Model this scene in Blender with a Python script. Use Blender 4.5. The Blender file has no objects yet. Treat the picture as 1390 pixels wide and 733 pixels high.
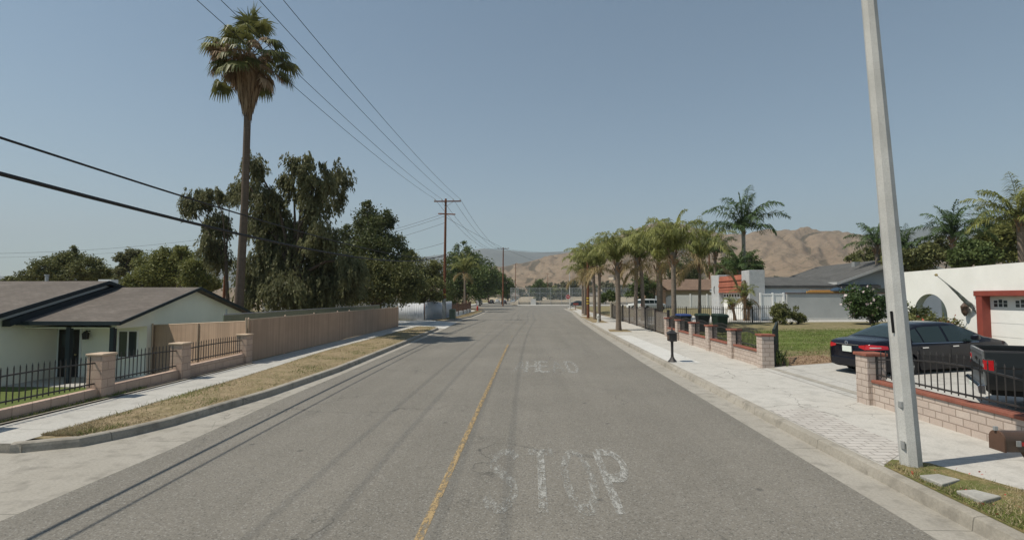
import bpy, math, random
import numpy as np
from mathutils import Vector, Matrix, noise

random.seed(7)
rng = np.random.default_rng(7)
R = math.radians
S = bpy.context.scene
COL = S.collection

# ------------------------------------------------------------------ camera
PITCH, YAW, CAMZ = R(3.0), R(2.22), 2.5
cam_d = bpy.data.cameras.new('camera'); cam = bpy.data.objects.new('camera', cam_d); COL.objects.link(cam)
cam.location = (0, 0, CAMZ); cam.rotation_euler = (R(90) + PITCH, 0, YAW)
cam_d.sensor_width = 36; cam_d.lens = 18.0
cam_d.clip_start = 0.1; cam_d.clip_end = 30000
S.camera = cam
S.render.resolution_x, S.render.resolution_y = 1024, 539

# ------------------------------------------------------------------ sky, sun, exposure
SUN_EL, SUN_DIR = R(57), Vector((-0.955, -0.295, 0)).normalized()
w = bpy.data.worlds.new('World'); S.world = w; w.use_nodes = True
wn = w.node_tree.nodes; wl = w.node_tree.links
sky = wn.new('ShaderNodeTexSky'); sky.sky_type = 'NISHITA'; sky.sun_disc = False
sky.sun_elevation = SUN_EL; sky.sun_rotation = math.atan2(SUN_DIR.x, SUN_DIR.y)
sky.air_density = 1.0; sky.dust_density = 0.8; sky.ozone_density = 1.0; sky.altitude = 1100
bg = wn['Background']; bg.inputs['Strength'].default_value = 0.088
tint = wn.new('ShaderNodeMix'); tint.data_type = 'RGBA'; tint.blend_type = 'MULTIPLY'; tint.inputs[0].default_value = 1; tint.inputs[7].default_value = (.88, 1.0, .92, 1)   # multiplies the whole sky colour, taking violet out of the blue
wl.new(sky.outputs[0], tint.inputs[6]); wl.new(tint.outputs[2], bg.inputs[0])
sun_d = bpy.data.lights.new('sun', 'SUN'); sun = bpy.data.objects.new('sun', sun_d); COL.objects.link(sun)
sun_d.energy = 4.2; sun_d.angle = R(0.55); sun_d.color = (1.0, 0.93, 0.80)
sdir = Vector((SUN_DIR.x * math.cos(SUN_EL), SUN_DIR.y * math.cos(SUN_EL), math.sin(SUN_EL)))
sun.rotation_euler = sdir.to_track_quat('Z', 'Y').to_euler()
S.view_settings.view_transform = 'Standard'; S.view_settings.look = 'None'
S.view_settings.exposure = 0.36; S.view_settings.gamma = 1.0; S.view_settings.use_curve_mapping = False

# ------------------------------------------------------------------ tagging and hierarchy
def tag(o, label=None, cat=None, group=None, kind=None):
    if label: o['label'] = label
    if cat: o['category'] = cat
    if group: o['group'] = group
    if kind: o['kind'] = kind
    return o

def empty(name, loc, label, cat, rz=0, group=None, rot=None):
    o = bpy.data.objects.new(name, None); COL.objects.link(o)
    o.location = loc; o.rotation_euler = rot if rot else (0, 0, rz)
    o.empty_display_size = .2
    return tag(o, label, cat, group)

def copy_tree(o, parent=None):
    c = o.copy(); COL.objects.link(c)
    if parent:
        inv = o.matrix_parent_inverse.copy(); c.parent = parent; c.matrix_parent_inverse = inv
    for ch in list(o.children): copy_tree(ch, c)
    return c

# ------------------------------------------------------------------ mesh builder
class MB:
    def __init__(s): s.v = []; s.f = []; s.m = []
    def poly(s, pts, mi=0):
        b = len(s.v); s.v += [tuple(p) for p in pts]; s.f.append(tuple(range(b, b + len(pts)))); s.m.append(mi); return s
    def box(s, x0, x1, y0, y1, z0, z1, mi=0):
        return s.hexa([(x0,y0,z0),(x1,y0,z0),(x1,y1,z0),(x0,y1,z0),(x0,y0,z1),(x1,y0,z1),(x1,y1,z1),(x0,y1,z1)], mi)
    def hexa(s, p, mi=0):
        b = len(s.v); s.v += [tuple(q) for q in p]
        for q in ((3,2,1,0),(4,5,6,7),(0,1,5,4),(1,2,6,5),(2,3,7,6),(3,0,4,7)):
            s.f.append(tuple(b + i for i in q)); s.m.append(mi)
        return s
    def bar(s, a, b, wx, wz=None, mi=0, up=(0,0,1)):
        a, b = Vector(a), Vector(b); d = (b - a).normalized(); u = Vector(up)
        if abs(d.dot(u)) > .98: u = Vector((1,0,0))
        sx = d.cross(u).normalized() * (wx/2); sz = sx.cross(d).normalized() * ((wz or wx)/2)
        return s.hexa([a-sx-sz, a+sx-sz, b+sx-sz, b-sx-sz, a-sx+sz, a+sx+sz, b+sx+sz, b-sx+sz], mi)
    def prism(s, pts, axis, a0, a1, mi=0):
        """pts: 2D outline; axis: 0 x (pts y,z) / 1 y (pts x,z) / 2 z (pts x,y)"""
        def put(p, t): return (t, p[0], p[1]) if axis == 0 else (p[0], t, p[1]) if axis == 1 else (p[0], p[1], t)
        b = len(s.v); n = len(pts)
        s.v += [put(p, a0) for p in pts] + [put(p, a1) for p in pts]
        s.f.append(tuple(b + i for i in range(n))[::-1]); s.m.append(mi)
        s.f.append(tuple(b + n + i for i in range(n))); s.m.append(mi)
        for i in range(n):
            j = (i + 1) % n; s.f.append((b+i, b+j, b+n+j, b+n+i)); s.m.append(mi)
        return s
    def tube(s, path, r, n=8, mi=0, cap=True):
        path = [Vector(p) for p in path]; rs = r if hasattr(r, '__len__') else [r]*len(path)
        b = len(s.v); ref = None
        for i, p in enumerate(path):
            d = (path[min(i+1, len(path)-1)] - path[max(i-1, 0)]).normalized()
            if ref is None: ref = Vector((1,0,0)) if abs(d.x) < .9 else Vector((0,1,0))
            x = (ref - d * ref.dot(d)).normalized(); ref = x; y = d.cross(x)
            for k in range(n):
                a = 2*math.pi*k/n; s.v.append(tuple(p + (x*math.cos(a) + y*math.sin(a)) * rs[i]))
        for i in range(len(path)-1):
            for k in range(n):
                k2 = (k+1) % n
                s.f.append((b+i*n+k, b+i*n+k2, b+(i+1)*n+k2, b+(i+1)*n+k)); s.m.append(mi)
        if cap:
            s.f.append(tuple(b+k for k in range(n))[::-1]); s.m.append(mi)
            e = b + (len(path)-1)*n; s.f.append(tuple(e+k for k in range(n))); s.m.append(mi)
        return s
    def lathe(s, prof, n=16, o=(0,0,0), mi=0, axis='z'):
        """prof: list of (radius, height)"""
        b = len(s.v)
        for r_, h in prof:
            for k in range(n):
                a = 2*math.pi*k/n; c, q = r_*math.cos(a), r_*math.sin(a)
                s.v.append((o[0]+c, o[1]+q, o[2]+h) if axis == 'z' else (o[0]+c, o[1]+h, o[2]+q) if axis == 'y' else (o[0]+h, o[1]+c, o[2]+q))
        for i in range(len(prof)-1):
            for k in range(n):
                k2 = (k+1) % n; s.f.append((b+i*n+k, b+i*n+k2, b+(i+1)*n+k2, b+(i+1)*n+k)); s.m.append(mi)
        s.f.append(tuple(b+k for k in range(n))[::-1]); s.m.append(mi)
        e = b+(len(prof)-1)*n; s.f.append(tuple(e+k for k in range(n))); s.m.append(mi)
        return s
    def grid(s, rows, mi=0):
        b = len(s.v); n = len(rows[0])
        for r_ in rows: s.v += [tuple(p) for p in r_]
        for i in range(len(rows)-1):
            for k in range(n-1):
                s.f.append((b+i*n+k, b+i*n+k+1, b+(i+1)*n+k+1, b+(i+1)*n+k)); s.m.append(mi)
        return s
    def build(s, name, mats, parent=None, smooth=False, bevel=0, angle=40):
        me = bpy.data.meshes.new(name); me.from_pydata(s.v, [], s.f)
        mats = mats if isinstance(mats, (list, tuple)) else [mats]
        for m in mats: me.materials.append(m)
        if len(mats) > 1: me.polygons.foreach_set('material_index', s.m)
        import bmesh as _b
        bm = _b.new(); bm.from_mesh(me)
        if smooth: _b.ops.remove_doubles(bm, verts=bm.verts, dist=1e-5)
        _b.ops.recalc_face_normals(bm, faces=bm.faces)
        if smooth:
            for f in bm.faces: f.smooth = True
            lim = R(angle)
            for e in bm.edges:
                if len(e.link_faces) == 2 and e.calc_face_angle(0) > lim: e.smooth = False
        bm.to_mesh(me); bm.free()
        o = bpy.data.objects.new(name, me); COL.objects.link(o)
        if parent: o.parent = parent
        if bevel:
            bv = o.modifiers.new('bevel', 'BEVEL'); bv.width = bevel; bv.segments = 2; bv.limit_method = 'ANGLE'; bv.angle_limit = R(35)
        return o

def np_mesh(name, verts, quads, mats, parent=None, tint=None, smooth=False, midx=None):
    """fast mesh from arrays: verts (n,3), quads (m,4)"""
    me = bpy.data.meshes.new(name)
    me.vertices.add(len(verts)); me.vertices.foreach_set('co', np.ascontiguousarray(verts, np.float32).ravel())
    m = len(quads); k = quads.shape[1]
    me.loops.add(m*k); me.loops.foreach_set('vertex_index', np.ascontiguousarray(quads, np.int32).ravel())
    me.polygons.add(m); me.polygons.foreach_set('loop_start', np.arange(0, m*k, k, dtype=np.int32))
    for mt in (mats if isinstance(mats, (list, tuple)) else [mats]): me.materials.append(mt)
    if midx is not None: me.polygons.foreach_set('material_index', np.ascontiguousarray(midx, np.int32))
    if tint is not None:
        a = me.attributes.new('tint', 'FLOAT', 'FACE'); a.data.foreach_set('value', np.ascontiguousarray(tint, np.float32))
    if smooth: me.polygons.foreach_set('use_smooth', np.ones(m, bool))
    me.update(calc_edges=True); me.validate()
    o = bpy.data.objects.new(name, me); COL.objects.link(o)
    if parent: o.parent = parent
    return o

# a pixel of the 1390 px wide photograph as a point of the place (used to plan where trees stand)
def at(px, py, Y):
    u, v = (px-695)/695, (366.5-py)/695
    f = math.cos(PITCH) - v*math.sin(PITCH); z = math.sin(PITCH) + v*math.cos(PITCH)
    d = Vector((u*math.cos(YAW) - f*math.sin(YAW), u*math.sin(YAW) + f*math.cos(YAW), z))
    t = Y / d.y
    return Vector((d.x*t, Y, CAMZ + d.z*t))

# ------------------------------------------------------------------ materials
class NT:
    def __init__(s, name):
        s.m = bpy.data.materials.new(name); s.m.use_nodes = True
        s.n = s.m.node_tree.nodes; s.l = s.m.node_tree.links
        s.bsdf = s.n['Principled BSDF']; s.out = s.n['Material Output']
        s._co = None
    def new(s, t, **k):
        n = s.n.new(t)
        for a, b in k.items(): setattr(n, a, b)
        return n
    def co(s):
        if s._co is None: s._co = s.new('ShaderNodeTexCoord').outputs['Object']
        return s._co
    def pos(s): return s.new('ShaderNodeNewGeometry').outputs['Position']
    def link(s, a, b): s.l.new(a, b)
    def map(s, vec, scale=(1,1,1), rot=(0,0,0), loc=(0,0,0)):
        n = s.new('ShaderNodeMapping'); n.inputs['Scale'].default_value = scale; n.inputs['Rotation'].default_value = rot; n.inputs['Location'].default_value = loc
        s.link(vec, n.inputs[0]); return n.outputs[0]
    def noise(s, scale, detail=4, rough=.55, vec=None, dist=0):
        n = s.new('ShaderNodeTexNoise'); n.inputs['Scale'].default_value = scale; n.inputs['Detail'].default_value = detail
        n.inputs['Roughness'].default_value = rough; n.inputs['Distortion'].default_value = dist
        s.link(vec or s.co(), n.inputs['Vector']); return n.outputs['Fac']
    def ramp(s, fac, stops, interp='LINEAR'):
        n = s.new('ShaderNodeValToRGB'); e = n.color_ramp.elements; n.color_ramp.interpolation = interp
        while len(e) < len(stops): e.new(.5)
        for i, (p, c) in enumerate(stops):
            e[i].position = p; e[i].color = (c, c, c, 1) if not hasattr(c, '__len__') else (*c, 1)
        s.link(fac, n.inputs[0]); return n.outputs[0]
    def mix(s, fac, a, b, mode='MIX'):
        n = s.new('ShaderNodeMix', data_type='RGBA', blend_type=mode)
        for sock, v in ((n.inputs[0], fac), (n.inputs[6], a), (n.inputs[7], b)):
            if hasattr(v, 'links'): s.link(v, sock)
            elif hasattr(v, '__len__'): sock.default_value = (*v, 1)
            else: sock.default_value = v
        return n.outputs[2]
    def math(s, op, a, b=0.0, c=0.0):
        n = s.new('ShaderNodeMath', operation=op)
        for i, v in enumerate((a, b, c)):
            if hasattr(v, 'links'): s.link(v, n.inputs[i])
            else: n.inputs[i].default_value = v
        return n.outputs[0]
    def xyz(s, vec):
        n = s.new('ShaderNodeSeparateXYZ'); s.link(vec, n.inputs[0]); return n.outputs
    def vor(s, scale, vec=None, feature='F1', out='Distance'):
        n = s.new('ShaderNodeTexVoronoi', feature=feature); n.inputs['Scale'].default_value = scale
        s.link(vec or s.co(), n.inputs['Vector']); return n.outputs[out]
    def bump(s, h, strength=.3, dist=.01):
        n = s.new('ShaderNodeBump'); n.inputs['Strength'].default_value = strength; n.inputs['Distance'].default_value = dist
        s.link(h, n.inputs['Height']); s.link(n.outputs[0], s.bsdf.inputs['Normal'])
    def base(s, c, rough=.8, spec=.3, metal=0):
        b = s.bsdf
        if hasattr(c, 'links'): s.link(c, b.inputs['Base Color'])
        else: b.inputs['Base Color'].default_value = (*c, 1)
        if hasattr(rough, 'links'): s.link(rough, b.inputs['Roughness'])
        else: b.inputs['Roughness'].default_value = rough
        b.inputs['Specular IOR Level'].default_value = spec; b.inputs['Metallic'].default_value = metal
        return s.m

M = {}
def simple(name, c, c2=None, scale=6, rough=.75, bump=.15, bscale=60, spec=.3, metal=0, fine=None, dist=.004):
    """two-tone worn surface with fine grain"""
    t = NT(name)
    c2 = c2 or tuple(x*.8 for x in c)
    n1 = t.noise(scale, 5, .6)
    col = t.mix(t.ramp(n1, [(.35, 0), (.65, 1)]), c, c2)
    n2 = t.noise(bscale, 3, .6)
    if fine: col = t.mix(t.ramp(n2, [(.4, 0.0), (.65, fine)]), col, tuple(min(1, x*.55) for x in c))
    t.base(col, rough, spec, metal)
    if bump: t.bump(n2, bump, dist)
    M[name] = t.m; return t.m

def leafmat(name, dark, light, trans=.25, rough=.55, spec=.25, dead=None):
    t = NT(name); a = t.new('ShaderNodeAttribute', attribute_name='tint')
    col = t.mix(t.ramp(a.outputs['Fac'], [(0, 0), (1, 1)]), dark, light)
    if dead: col = t.mix(t.math('GREATER_THAN', a.outputs['Fac'], .955), col, dead)
    t.base(col, rough, spec)
    tr = t.new('ShaderNodeBsdfTranslucent'); t.link(t.mix(.5, col, light), tr.inputs[0])
    mx = t.new('ShaderNodeMixShader'); mx.inputs[0].default_value = trans
    t.link(t.bsdf.outputs[0], mx.inputs[1]); t.link(tr.outputs[0], mx.inputs[2]); t.link(mx.outputs[0], t.out.inputs[0])
    M[name] = t.m; return t.m

# --- asphalt
t = NT('asphalt'); p = t.pos()
big = t.noise(.35, 5, .6, p); streak = t.noise(1.0, 4, .6, t.map(p, (1.3, .05, 1)))
fine = t.noise(70, 2, .7, p); grit = t.vor(62, p, out='Color'); gs = t.xyz(grit)[0]
c = t.mix(t.ramp(big, [(.3, 0), (.7, 1)]), (.176, .161, .137), (.228, .210, .180))
c = t.mix(t.ramp(streak, [(.40, 0), (.68, .6)]), c, (.158, .146, .124))
c = t.mix(t.ramp(t.noise(.9, 3, .5, t.map(p, (1, .35, 1))), [(.66, 0), (.74, .35)]), c, (.10, .094, .083))
c = t.mix(t.ramp(gs, [(.78, 0), (.98, .5)]), c, (.36, .35, .33))
c = t.mix(t.ramp(gs, [(.04, .55), (.20, 0)]), c, (.055, .053, .05))
c = t.mix(t.ramp(fine, [(.35, .3), (.6, 0)]), c, (.085, .082, .077))
ck = t.new('ShaderNodeTexVoronoi', feature='DISTANCE_TO_EDGE'); ck.inputs['Scale'].default_value = .32
wob = t.new('ShaderNodeTexNoise'); wob.inputs['Scale'].default_value = 1.6; wob.inputs['Detail'].default_value = 6; t.link(p, wob.inputs['Vector'])
addv = t.new('ShaderNodeVectorMath', operation='MULTIPLY_ADD'); t.link(wob.outputs['Color'], addv.inputs[0]); addv.inputs[1].default_value = (1.1, 1.1, 0); t.link(p, addv.inputs[2])
t.link(addv.outputs[0], ck.inputs['Vector'])
crk = t.math('MULTIPLY', t.ramp(ck.outputs['Distance'], [(.0, 1), (.005, 0)]), t.ramp(t.noise(.22, 2, .5, p), [(.47, 0), (.55, .8)]))
c = t.mix(crk, c, (.05, .048, .045))
spot = t.math('MULTIPLY', t.ramp(t.vor(.9, p), [(.03, 1), (.06, 0)]), .6)
c = t.mix(spot, c, (.06, .058, .055))
t.base(c, .86, .35); t.bump(t.math('ADD', fine, gs), .55, .006); M['asphalt'] = t.m

# --- concrete family; seams across the street direction at 'step' metres
def concrete(name, c1, c2, step=0, along=1, off=0, dirt=.5, seam_w=.014, step2=0, off2=0, along2=0):
    t = NT(name); p = t.pos()
    n1 = t.noise(.7, 6, .62, p); n2 = t.noise(26, 3, .7, p); n3 = t.noise(3.2, 5, .6, p)
    c = t.mix(t.ramp(n1, [(.3, 0), (.7, 1)]), c1, c2)
    c = t.mix(t.ramp(n3, [(.50, 0), (.74, min(1, dirt*1.25))]), c, tuple(x*.6 for x in c2))
    ck = t.new('ShaderNodeTexVoronoi', feature='DISTANCE_TO_EDGE'); ck.inputs['Scale'].default_value = .3; wv = t.new('ShaderNodeTexNoise'); wv.inputs['Scale'].default_value = 1.1; wv.inputs['Detail'].default_value = 6; t.link(p, wv.inputs['Vector'])
    av = t.new('ShaderNodeVectorMath', operation='MULTIPLY_ADD'); t.link(wv.outputs['Color'], av.inputs[0]); av.inputs[1].default_value = (1.2, 1.2, 0); t.link(p, av.inputs[2]); t.link(av.outputs[0], ck.inputs['Vector'])
    c = t.mix(t.math('MULTIPLY', t.ramp(ck.outputs['Distance'], [(0, .8), (.0035, 0)]), t.ramp(t.noise(.2, 2, .5, p), [(.48, 0), (.55, 1)])), c, (.09, .08, .07))
    c = t.mix(t.ramp(n2, [(.35, .35), (.6, 0)]), c, tuple(x*.6 for x in c2))
    h = n2
    for st, al, of in ((step, along, off), (step2, along2, off2)):
        if st:
            q = t.xyz(p)[al]
            fr = t.math('FRACT', t.math('ADD', t.math('DIVIDE', q, st), of/st))
            ln = t.math('LESS_THAN', fr, seam_w/st)
            c = t.mix(t.math('MULTIPLY', ln, .62), c, (.07, .065, .055))
    t.base(c, .88, .25); t.bump(h, .25, .004); M[name] = t.m; return t.m
concrete('sidewalk_old', (.48, .465, .435), (.42, .405, .375), 1.55, 1, .4)
concrete('sidewalk_right', (.51, .49, .455), (.455, .435, .40), 2.9, 1, .9)
concrete('concrete_pale', (.58, .57, .545), (.53, .52, .495), 3.05, 1, .3, .25)
concrete('gutter', (.38, .355, .315), (.31, .288, .25), 3.0, 1, .2, .65)
concrete('kerb_concrete', (.37, .34, .295), (.29, .265, .225), 3.0, 1, .2, .75)
concrete('driveway', (.48, .465, .435), (.41, .395, .37), 3.2, 0, 1.3, .5, .02, 2.7, 0.4, 1)
concrete('stone_slab', (.42, .41, .385), (.34, .33, .30))

# --- soils and dry grass ground
def soil(name, cols, scale=2.2, bump=.6):
    t = NT(name); p = t.pos()
    n1 = t.noise(scale, 6, .65, p); n2 = t.noise(scale*9, 4, .7, p)
    k = len(cols)
    c = t.ramp(n1, [(.30 + .42*i/(k-1), cols[i]) for i in range(k)])
    if name == 'lawn_patchy':   # worn bare ground towards the yard wall and along the drive
        yy = t.math('ADD', t.math('SUBTRACT', t.xyz(p)[1], 3.5), t.math('MULTIPLY', t.noise(.5, 4, .6, p), 7))
        c = t.mix(t.ramp(t.math('DIVIDE', yy, 100), [(.20, .85), (.225, 0)]), c, (.25, .19, .12)); c = t.mix(t.ramp(t.math('DIVIDE', yy, 100), [(.30, 0), (.33, .9)]), c, (.27, .215, .135))
    c = t.mix(t.ramp(n2, [(.38, .6), (.62, 0)]), c, tuple(x*.5 for x in cols[0]))
    t.base(c, .95, .1); t.bump(n2, bump, .02); M[name] = t.m; return t.m
soil('dry_verge', [(.25, .19, .12), (.34, .265, .17), (.24, .20, .11), (.39, .31, .21)])
soil('verge_right', [(.19, .165, .075), (.26, .205, .105), (.12, .14, .045), (.28, .22, .13)], 3.0)
soil('bare_soil', [(.25, .17, .11), (.30, .21, .14), (.20, .14, .09)], 2.0)
soil('lawn_ground', [(.10, .13, .04), (.13, .16, .05), (.085, .115, .033)], 1.1, .5)
soil('lawn_patchy', [(.11, .15, .04), (.14, .175, .05), (.12, .155, .042), (.20, .19, .085)], .38, .5)
soil('far_ground', [(.27, .215, .15), (.33, .265, .19), (.22, .185, .12), (.30, .25, .18)], .05, .2)
soil('field', [(.36, .30, .22), (.40, .335, .25), (.33, .28, .20)], .1, .2)

# --- paints
simple('white_stucco', (.82, .81, .785), (.73, .72, .69), .7, .9, .25, 45)
simple('mint_stucco', (.87, .855, .75), (.78, .765, .67), .6, .9, .22, 50)
simple('siding_blue', (.58, .62, .64), (.54, .58, .60), 1.0, .8, .1, 40)
simple('white_paint', (.80, .80, .79), (.755, .755, .74), 2.0, .55, .05)
simple('off_white', (.70, .69, .66), (.64, .63, .60), 2, .6, .05)
simple('grey_stucco', (.40, .41, .40), (.35, .36, .355), .9, .92, .35, 30)
simple('rough_stucco', (.50, .51, .52), (.42, .43, .44), 3.0, .95, .9, 14, fine=.4, dist=.03)
simple('grey_wall', (.43, .44, .44), (.37, .38, .38), .9, .9, .3, 40)
simple('blue_grey', (.36, .40, .445), (.32, .36, .40), .8, .85, .15, 40)
simple('teal_trim', (.018, .028, .035), (.015, .023, .03), 3, .5, .05)
simple('dark_door', (.025, .022, .022), (.018, .016, .016), 3, .45, .05)
simple('red_trim', (.27, .065, .048), (.225, .052, .04), 3, .6, .08)
simple('brown_wood', (.115, .065, .045), (.085, .05, .035), 3, .75, .2)
simple('tan_brick', (.46, .30, .20), (.40, .25, .17), 4, .85, .2)
simple('beige_wall', (.50, .43, .33), (.45, .385, .295), 2, .9, .2)
simple('black_iron', (.022, .021, .022), (.035, .03, .028), 6, .5, .15, spec=.45)
simple('green_iron', (.025, .035, .028), (.018, .025, .02), 6, .5, .15, spec=.45)
simple('galvanised', (.42, .43, .43), (.36, .37, .37), 3, .5, .1, metal=.5)
simple('tan_metal', (.55, .42, .31), (.48, .36, .26), 4, .6, .1)
simple('pole_concrete', (.56, .555, .535), (.44, .435, .415), 1.6, .85, .5, 70, fine=.45)
simple('brown_metal', (.085, .052, .036), (.06, .038, .027), 5, .42, .1, spec=.5)
simple('bin_black', (.02, .021, .022), (.028, .029, .03), 5, .5, .1)
simple('bin_green', (.016, .030, .022), (.022, .038, .028), 5, .5, .1)
simple('bin_blue', (.03, .055, .17), (.028, .05, .15), 5, .5, .1)
simple('rubber', (.016, .016, .016), (.025, .024, .023), 8, .8, .2)
simple('alloy', (.45, .45, .46), (.40, .40, .41), 4, .35, .05, metal=.9, spec=.5)
simple('chrome', (.65, .65, .66), (.6, .6, .61), 4, .15, 0, metal=1)
simple('hydrant_red', (.50, .035, .02), (.42, .03, .02), 6, .5, .1)
simple('hydrant_grey', (.55, .54, .50), (.45, .44, .41), 6, .6, .1)
simple('yellow_paint', (.55, .40, .05), (.5, .36, .05), 6, .6, .1)
simple('stop_red', (.45, .03, .03), (.40, .03, .03), 4, .5, 0)
simple('cabinet_green', (.20, .235, .165), (.17, .20, .14), 4, .6, .1)
simple('lumber', (.60, .33, .10), (.50, .27, .08), 8, .7, .2)
simple('blue_tarp', (.03, .06, .10), (.025, .05, .085), 8, .6, .2)
simple('flag_cloth', (.09, .11, .085), (.27, .29, .30), 5, .9, .2)
simple('brass', (.60, .48, .25), (.5, .4, .2), 4, .35, 0, metal=.7)
simple('plate', (.72, .74, .70), (.55, .62, .55), 30, .5, 0)
simple('dark_inside', (.012, .012, .013), (.016, .016, .016), 3, .9, 0)
simple('insulator', (.35, .34, .32), (.25, .24, .23), 4, .35, 0)
simple('wire', (.02, .02, .021), (.025, .025, .026), 4, .6, 0)
simple('corrugated', (.50, .52, .55), (.44, .46, .50), 1.5, .7, .1)
simple('terracotta_far', (.42, .22, .15), (.36, .19, .13), 2, .85, .2)
simple('far_roof', (.23, .19, .16), (.20, .165, .14), .5, .9, .1)

def glassy(name, c, rough=.08):
    t = NT(name); t.base(c, rough, .6); M[name] = t.m
glassy('window_glass', (.045, .055, .055)); glassy('car_glass', (.02, .032, .032), .05)
glassy('light_glass', (.7, .7, .68), .15)
t = NT('tail_light'); t.base((.42, .012, .016), .12, .7); M['tail_light'] = t.m
t = NT('reflector'); t.base((.55, .5, .48), .2, .7, .3); M['reflector'] = t.m

def carpaint(name, c, rough=.28, coat=.8, flake=.0):
    t = NT(name); n = t.noise(3, 3); col = t.mix(n, c, tuple(x*.85 for x in c)); t.base(col, rough, .3, flake)
    t.bsdf.inputs['Coat Weight'].default_value = coat; t.bsdf.inputs['Coat Roughness'].default_value = .06; M[name] = t.m
carpaint('navy_paint', (.006, .0065, .012), .18, .1); carpaint('black_paint', (.010, .011, .012), .38, .15)
carpaint('white_car_paint', (.62, .63, .62)); carpaint('silver_paint', (.36, .36, .35), .3, .6, .4)
carpaint('brown_paint', (.10, .075, .065)); carpaint('blue_black_paint', (.015, .02, .03)); carpaint('charcoal_paint', (.15, .16, .165), .4, .4)

# --- roofs: courses along the slope
def shingle(name, c1, c2, sx=.33, sz=.14, rot=0):
    t = NT(name); p = t.co()
    br = t.new('ShaderNodeTexBrick'); br.inputs['Scale'].default_value = 1
    br.inputs['Brick Width'].default_value = sx; br.inputs['Row Height'].default_value = sz; br.inputs['Mortar Size'].default_value = .008
    br.inputs['Color1'].default_value = (*c1, 1); br.inputs['Color2'].default_value = (*c2, 1); br.inputs['Mortar'].default_value = (*[x*.45 for x in c1], 1)
    t.link(t.map(p, (1, 1, 1), (0, 0, rot)), br.inputs['Vector'])
    n = t.noise(.8, 5, .65); n2 = t.noise(9, 3, .6)
    c = t.mix(t.ramp(n, [(.35, 0), (.7, .8)]), br.outputs['Color'], tuple(x*.68 for x in c2))
    c = t.mix(t.ramp(n2, [(.4, .3), (.6, 0)]), c, tuple(x*.6 for x in c2))
    t.base(c, .92, .15); t.bump(br.outputs['Fac'], -.3, .01); M[name] = t.m
shingle('shingle_brown', (.195, .170, .152), (.150, .130, .116)); shingle('shingle_grey', (.135, .135, .132), (.105, .105, .104), .33, .2, R(90))
shingle('shingle_tan', (.24, .165, .12), (.19, .13, .098))
shingle('tile_red', (.42, .15, .10), (.35, .125, .082), .3, .28, R(90))

# --- block walls
def blocks(name, c1, c2, bw=.40, rh=.20, mortar=(.33, .29, .25), plane='yz', ms=.012, off=.5, bmp=.5):
    t = NT(name); p = t.pos(); x, y, z = t.xyz(p)
    cv = t.new('ShaderNodeCombineXYZ')
    u = {'yz': t.math('ADD', x, y), 'xy': x}[plane]; t.link(u, cv.inputs[0]); t.link({'yz': z, 'xy': y}[plane], cv.inputs[1])
    br = t.new('ShaderNodeTexBrick'); br.offset = off; br.inputs['Scale'].default_value = 1
    br.inputs['Brick Width'].default_value = bw; br.inputs['Row Height'].default_value = rh; br.inputs['Mortar Size'].default_value = ms; br.inputs['Mortar Smooth'].default_value = .3
    br.inputs['Color1'].default_value = (*c1, 1); br.inputs['Color2'].default_value = (*c2, 1); br.inputs['Mortar'].default_value = (*mortar, 1)
    t.link(cv.outputs[0], br.inputs['Vector'])
    n = t.noise(2.5, 5, .65, p); n2 = t.noise(40, 3, .7, p)
    c = t.mix(t.ramp(n, [(.4, 0), (.75, .45)]), br.outputs['Color'], tuple(q*.7 for q in c2))
    c = t.mix(t.ramp(n2, [(.35, .3), (.6, 0)]), c, tuple(q*.6 for q in c2))
    t.base(c, .93, .15); t.bump(t.math('SUBTRACT', t.math('MULTIPLY', n2, .3), br.outputs['Fac']), bmp, .01); M[name] = t.m
blocks('block_pink', (.53, .45, .395), (.47, .385, .335), .30, .135, (.27, .215, .18)); blocks('block_tan', (.54, .40, .32), (.47, .35, .28), .40, .2, (.36, .26, .21))
blocks('brick_cap', (.30, .115, .08), (.24, .09, .065), .11, .3, (.26, .13, .10), 'yz', .006, 0)
blocks('pavers', (.53, .50, .47), (.45, .42, .39), .30, .15, (.25, .23, .21), 'xy', .012)

# --- slatted fence, vertical ribs
def ribs(name, c1, c2, step, depth=.5, c3=None):
    t = NT(name); p = t.pos(); x, y, z = t.xyz(p)
    u = t.math('DIVIDE', t.math('ADD', x, y), step); fr = t.math('FRACT', u)
    tri = t.math('ABSOLUTE', t.math('SUBTRACT', fr, .5))
    n = t.noise(1.1, 5, .6, t.map(p, (.4, .4, 1.2))); n2 = t.noise(2.2, 2, .5, t.map(p, (3, 3, .12)))
    c = t.mix(t.ramp(n, [(.3, 0), (.7, 1)]), c1, c2)
    c = t.mix(t.ramp(n2, [(.42, 0), (.66, .55)]), c, c3 or tuple(q*.72 for q in c2))
    c = t.mix(t.ramp(tri, [(.42, 0), (.5, .5)]), c, tuple(q*.5 for q in c2))
    t.base(c, .8, .2); t.bump(tri, depth, .015); M[name] = t.m
ribs('tan_slats', (.47, .33, .24), (.39, .275, .20), .07, .3); ribs('grey_ribs', (.47, .50, .55), (.40, .43, .48), .19, .8)
ribs('vinyl', (.78, .78, .76), (.72, .72, .70), .15, .4, (.70, .70, .68)); ribs('bark_ribs', (.2, .15, .1), (.16, .12, .08), .1)
ribs('garage_panel', (.74, .73, .70), (.70, .69, .66), 50)

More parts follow.
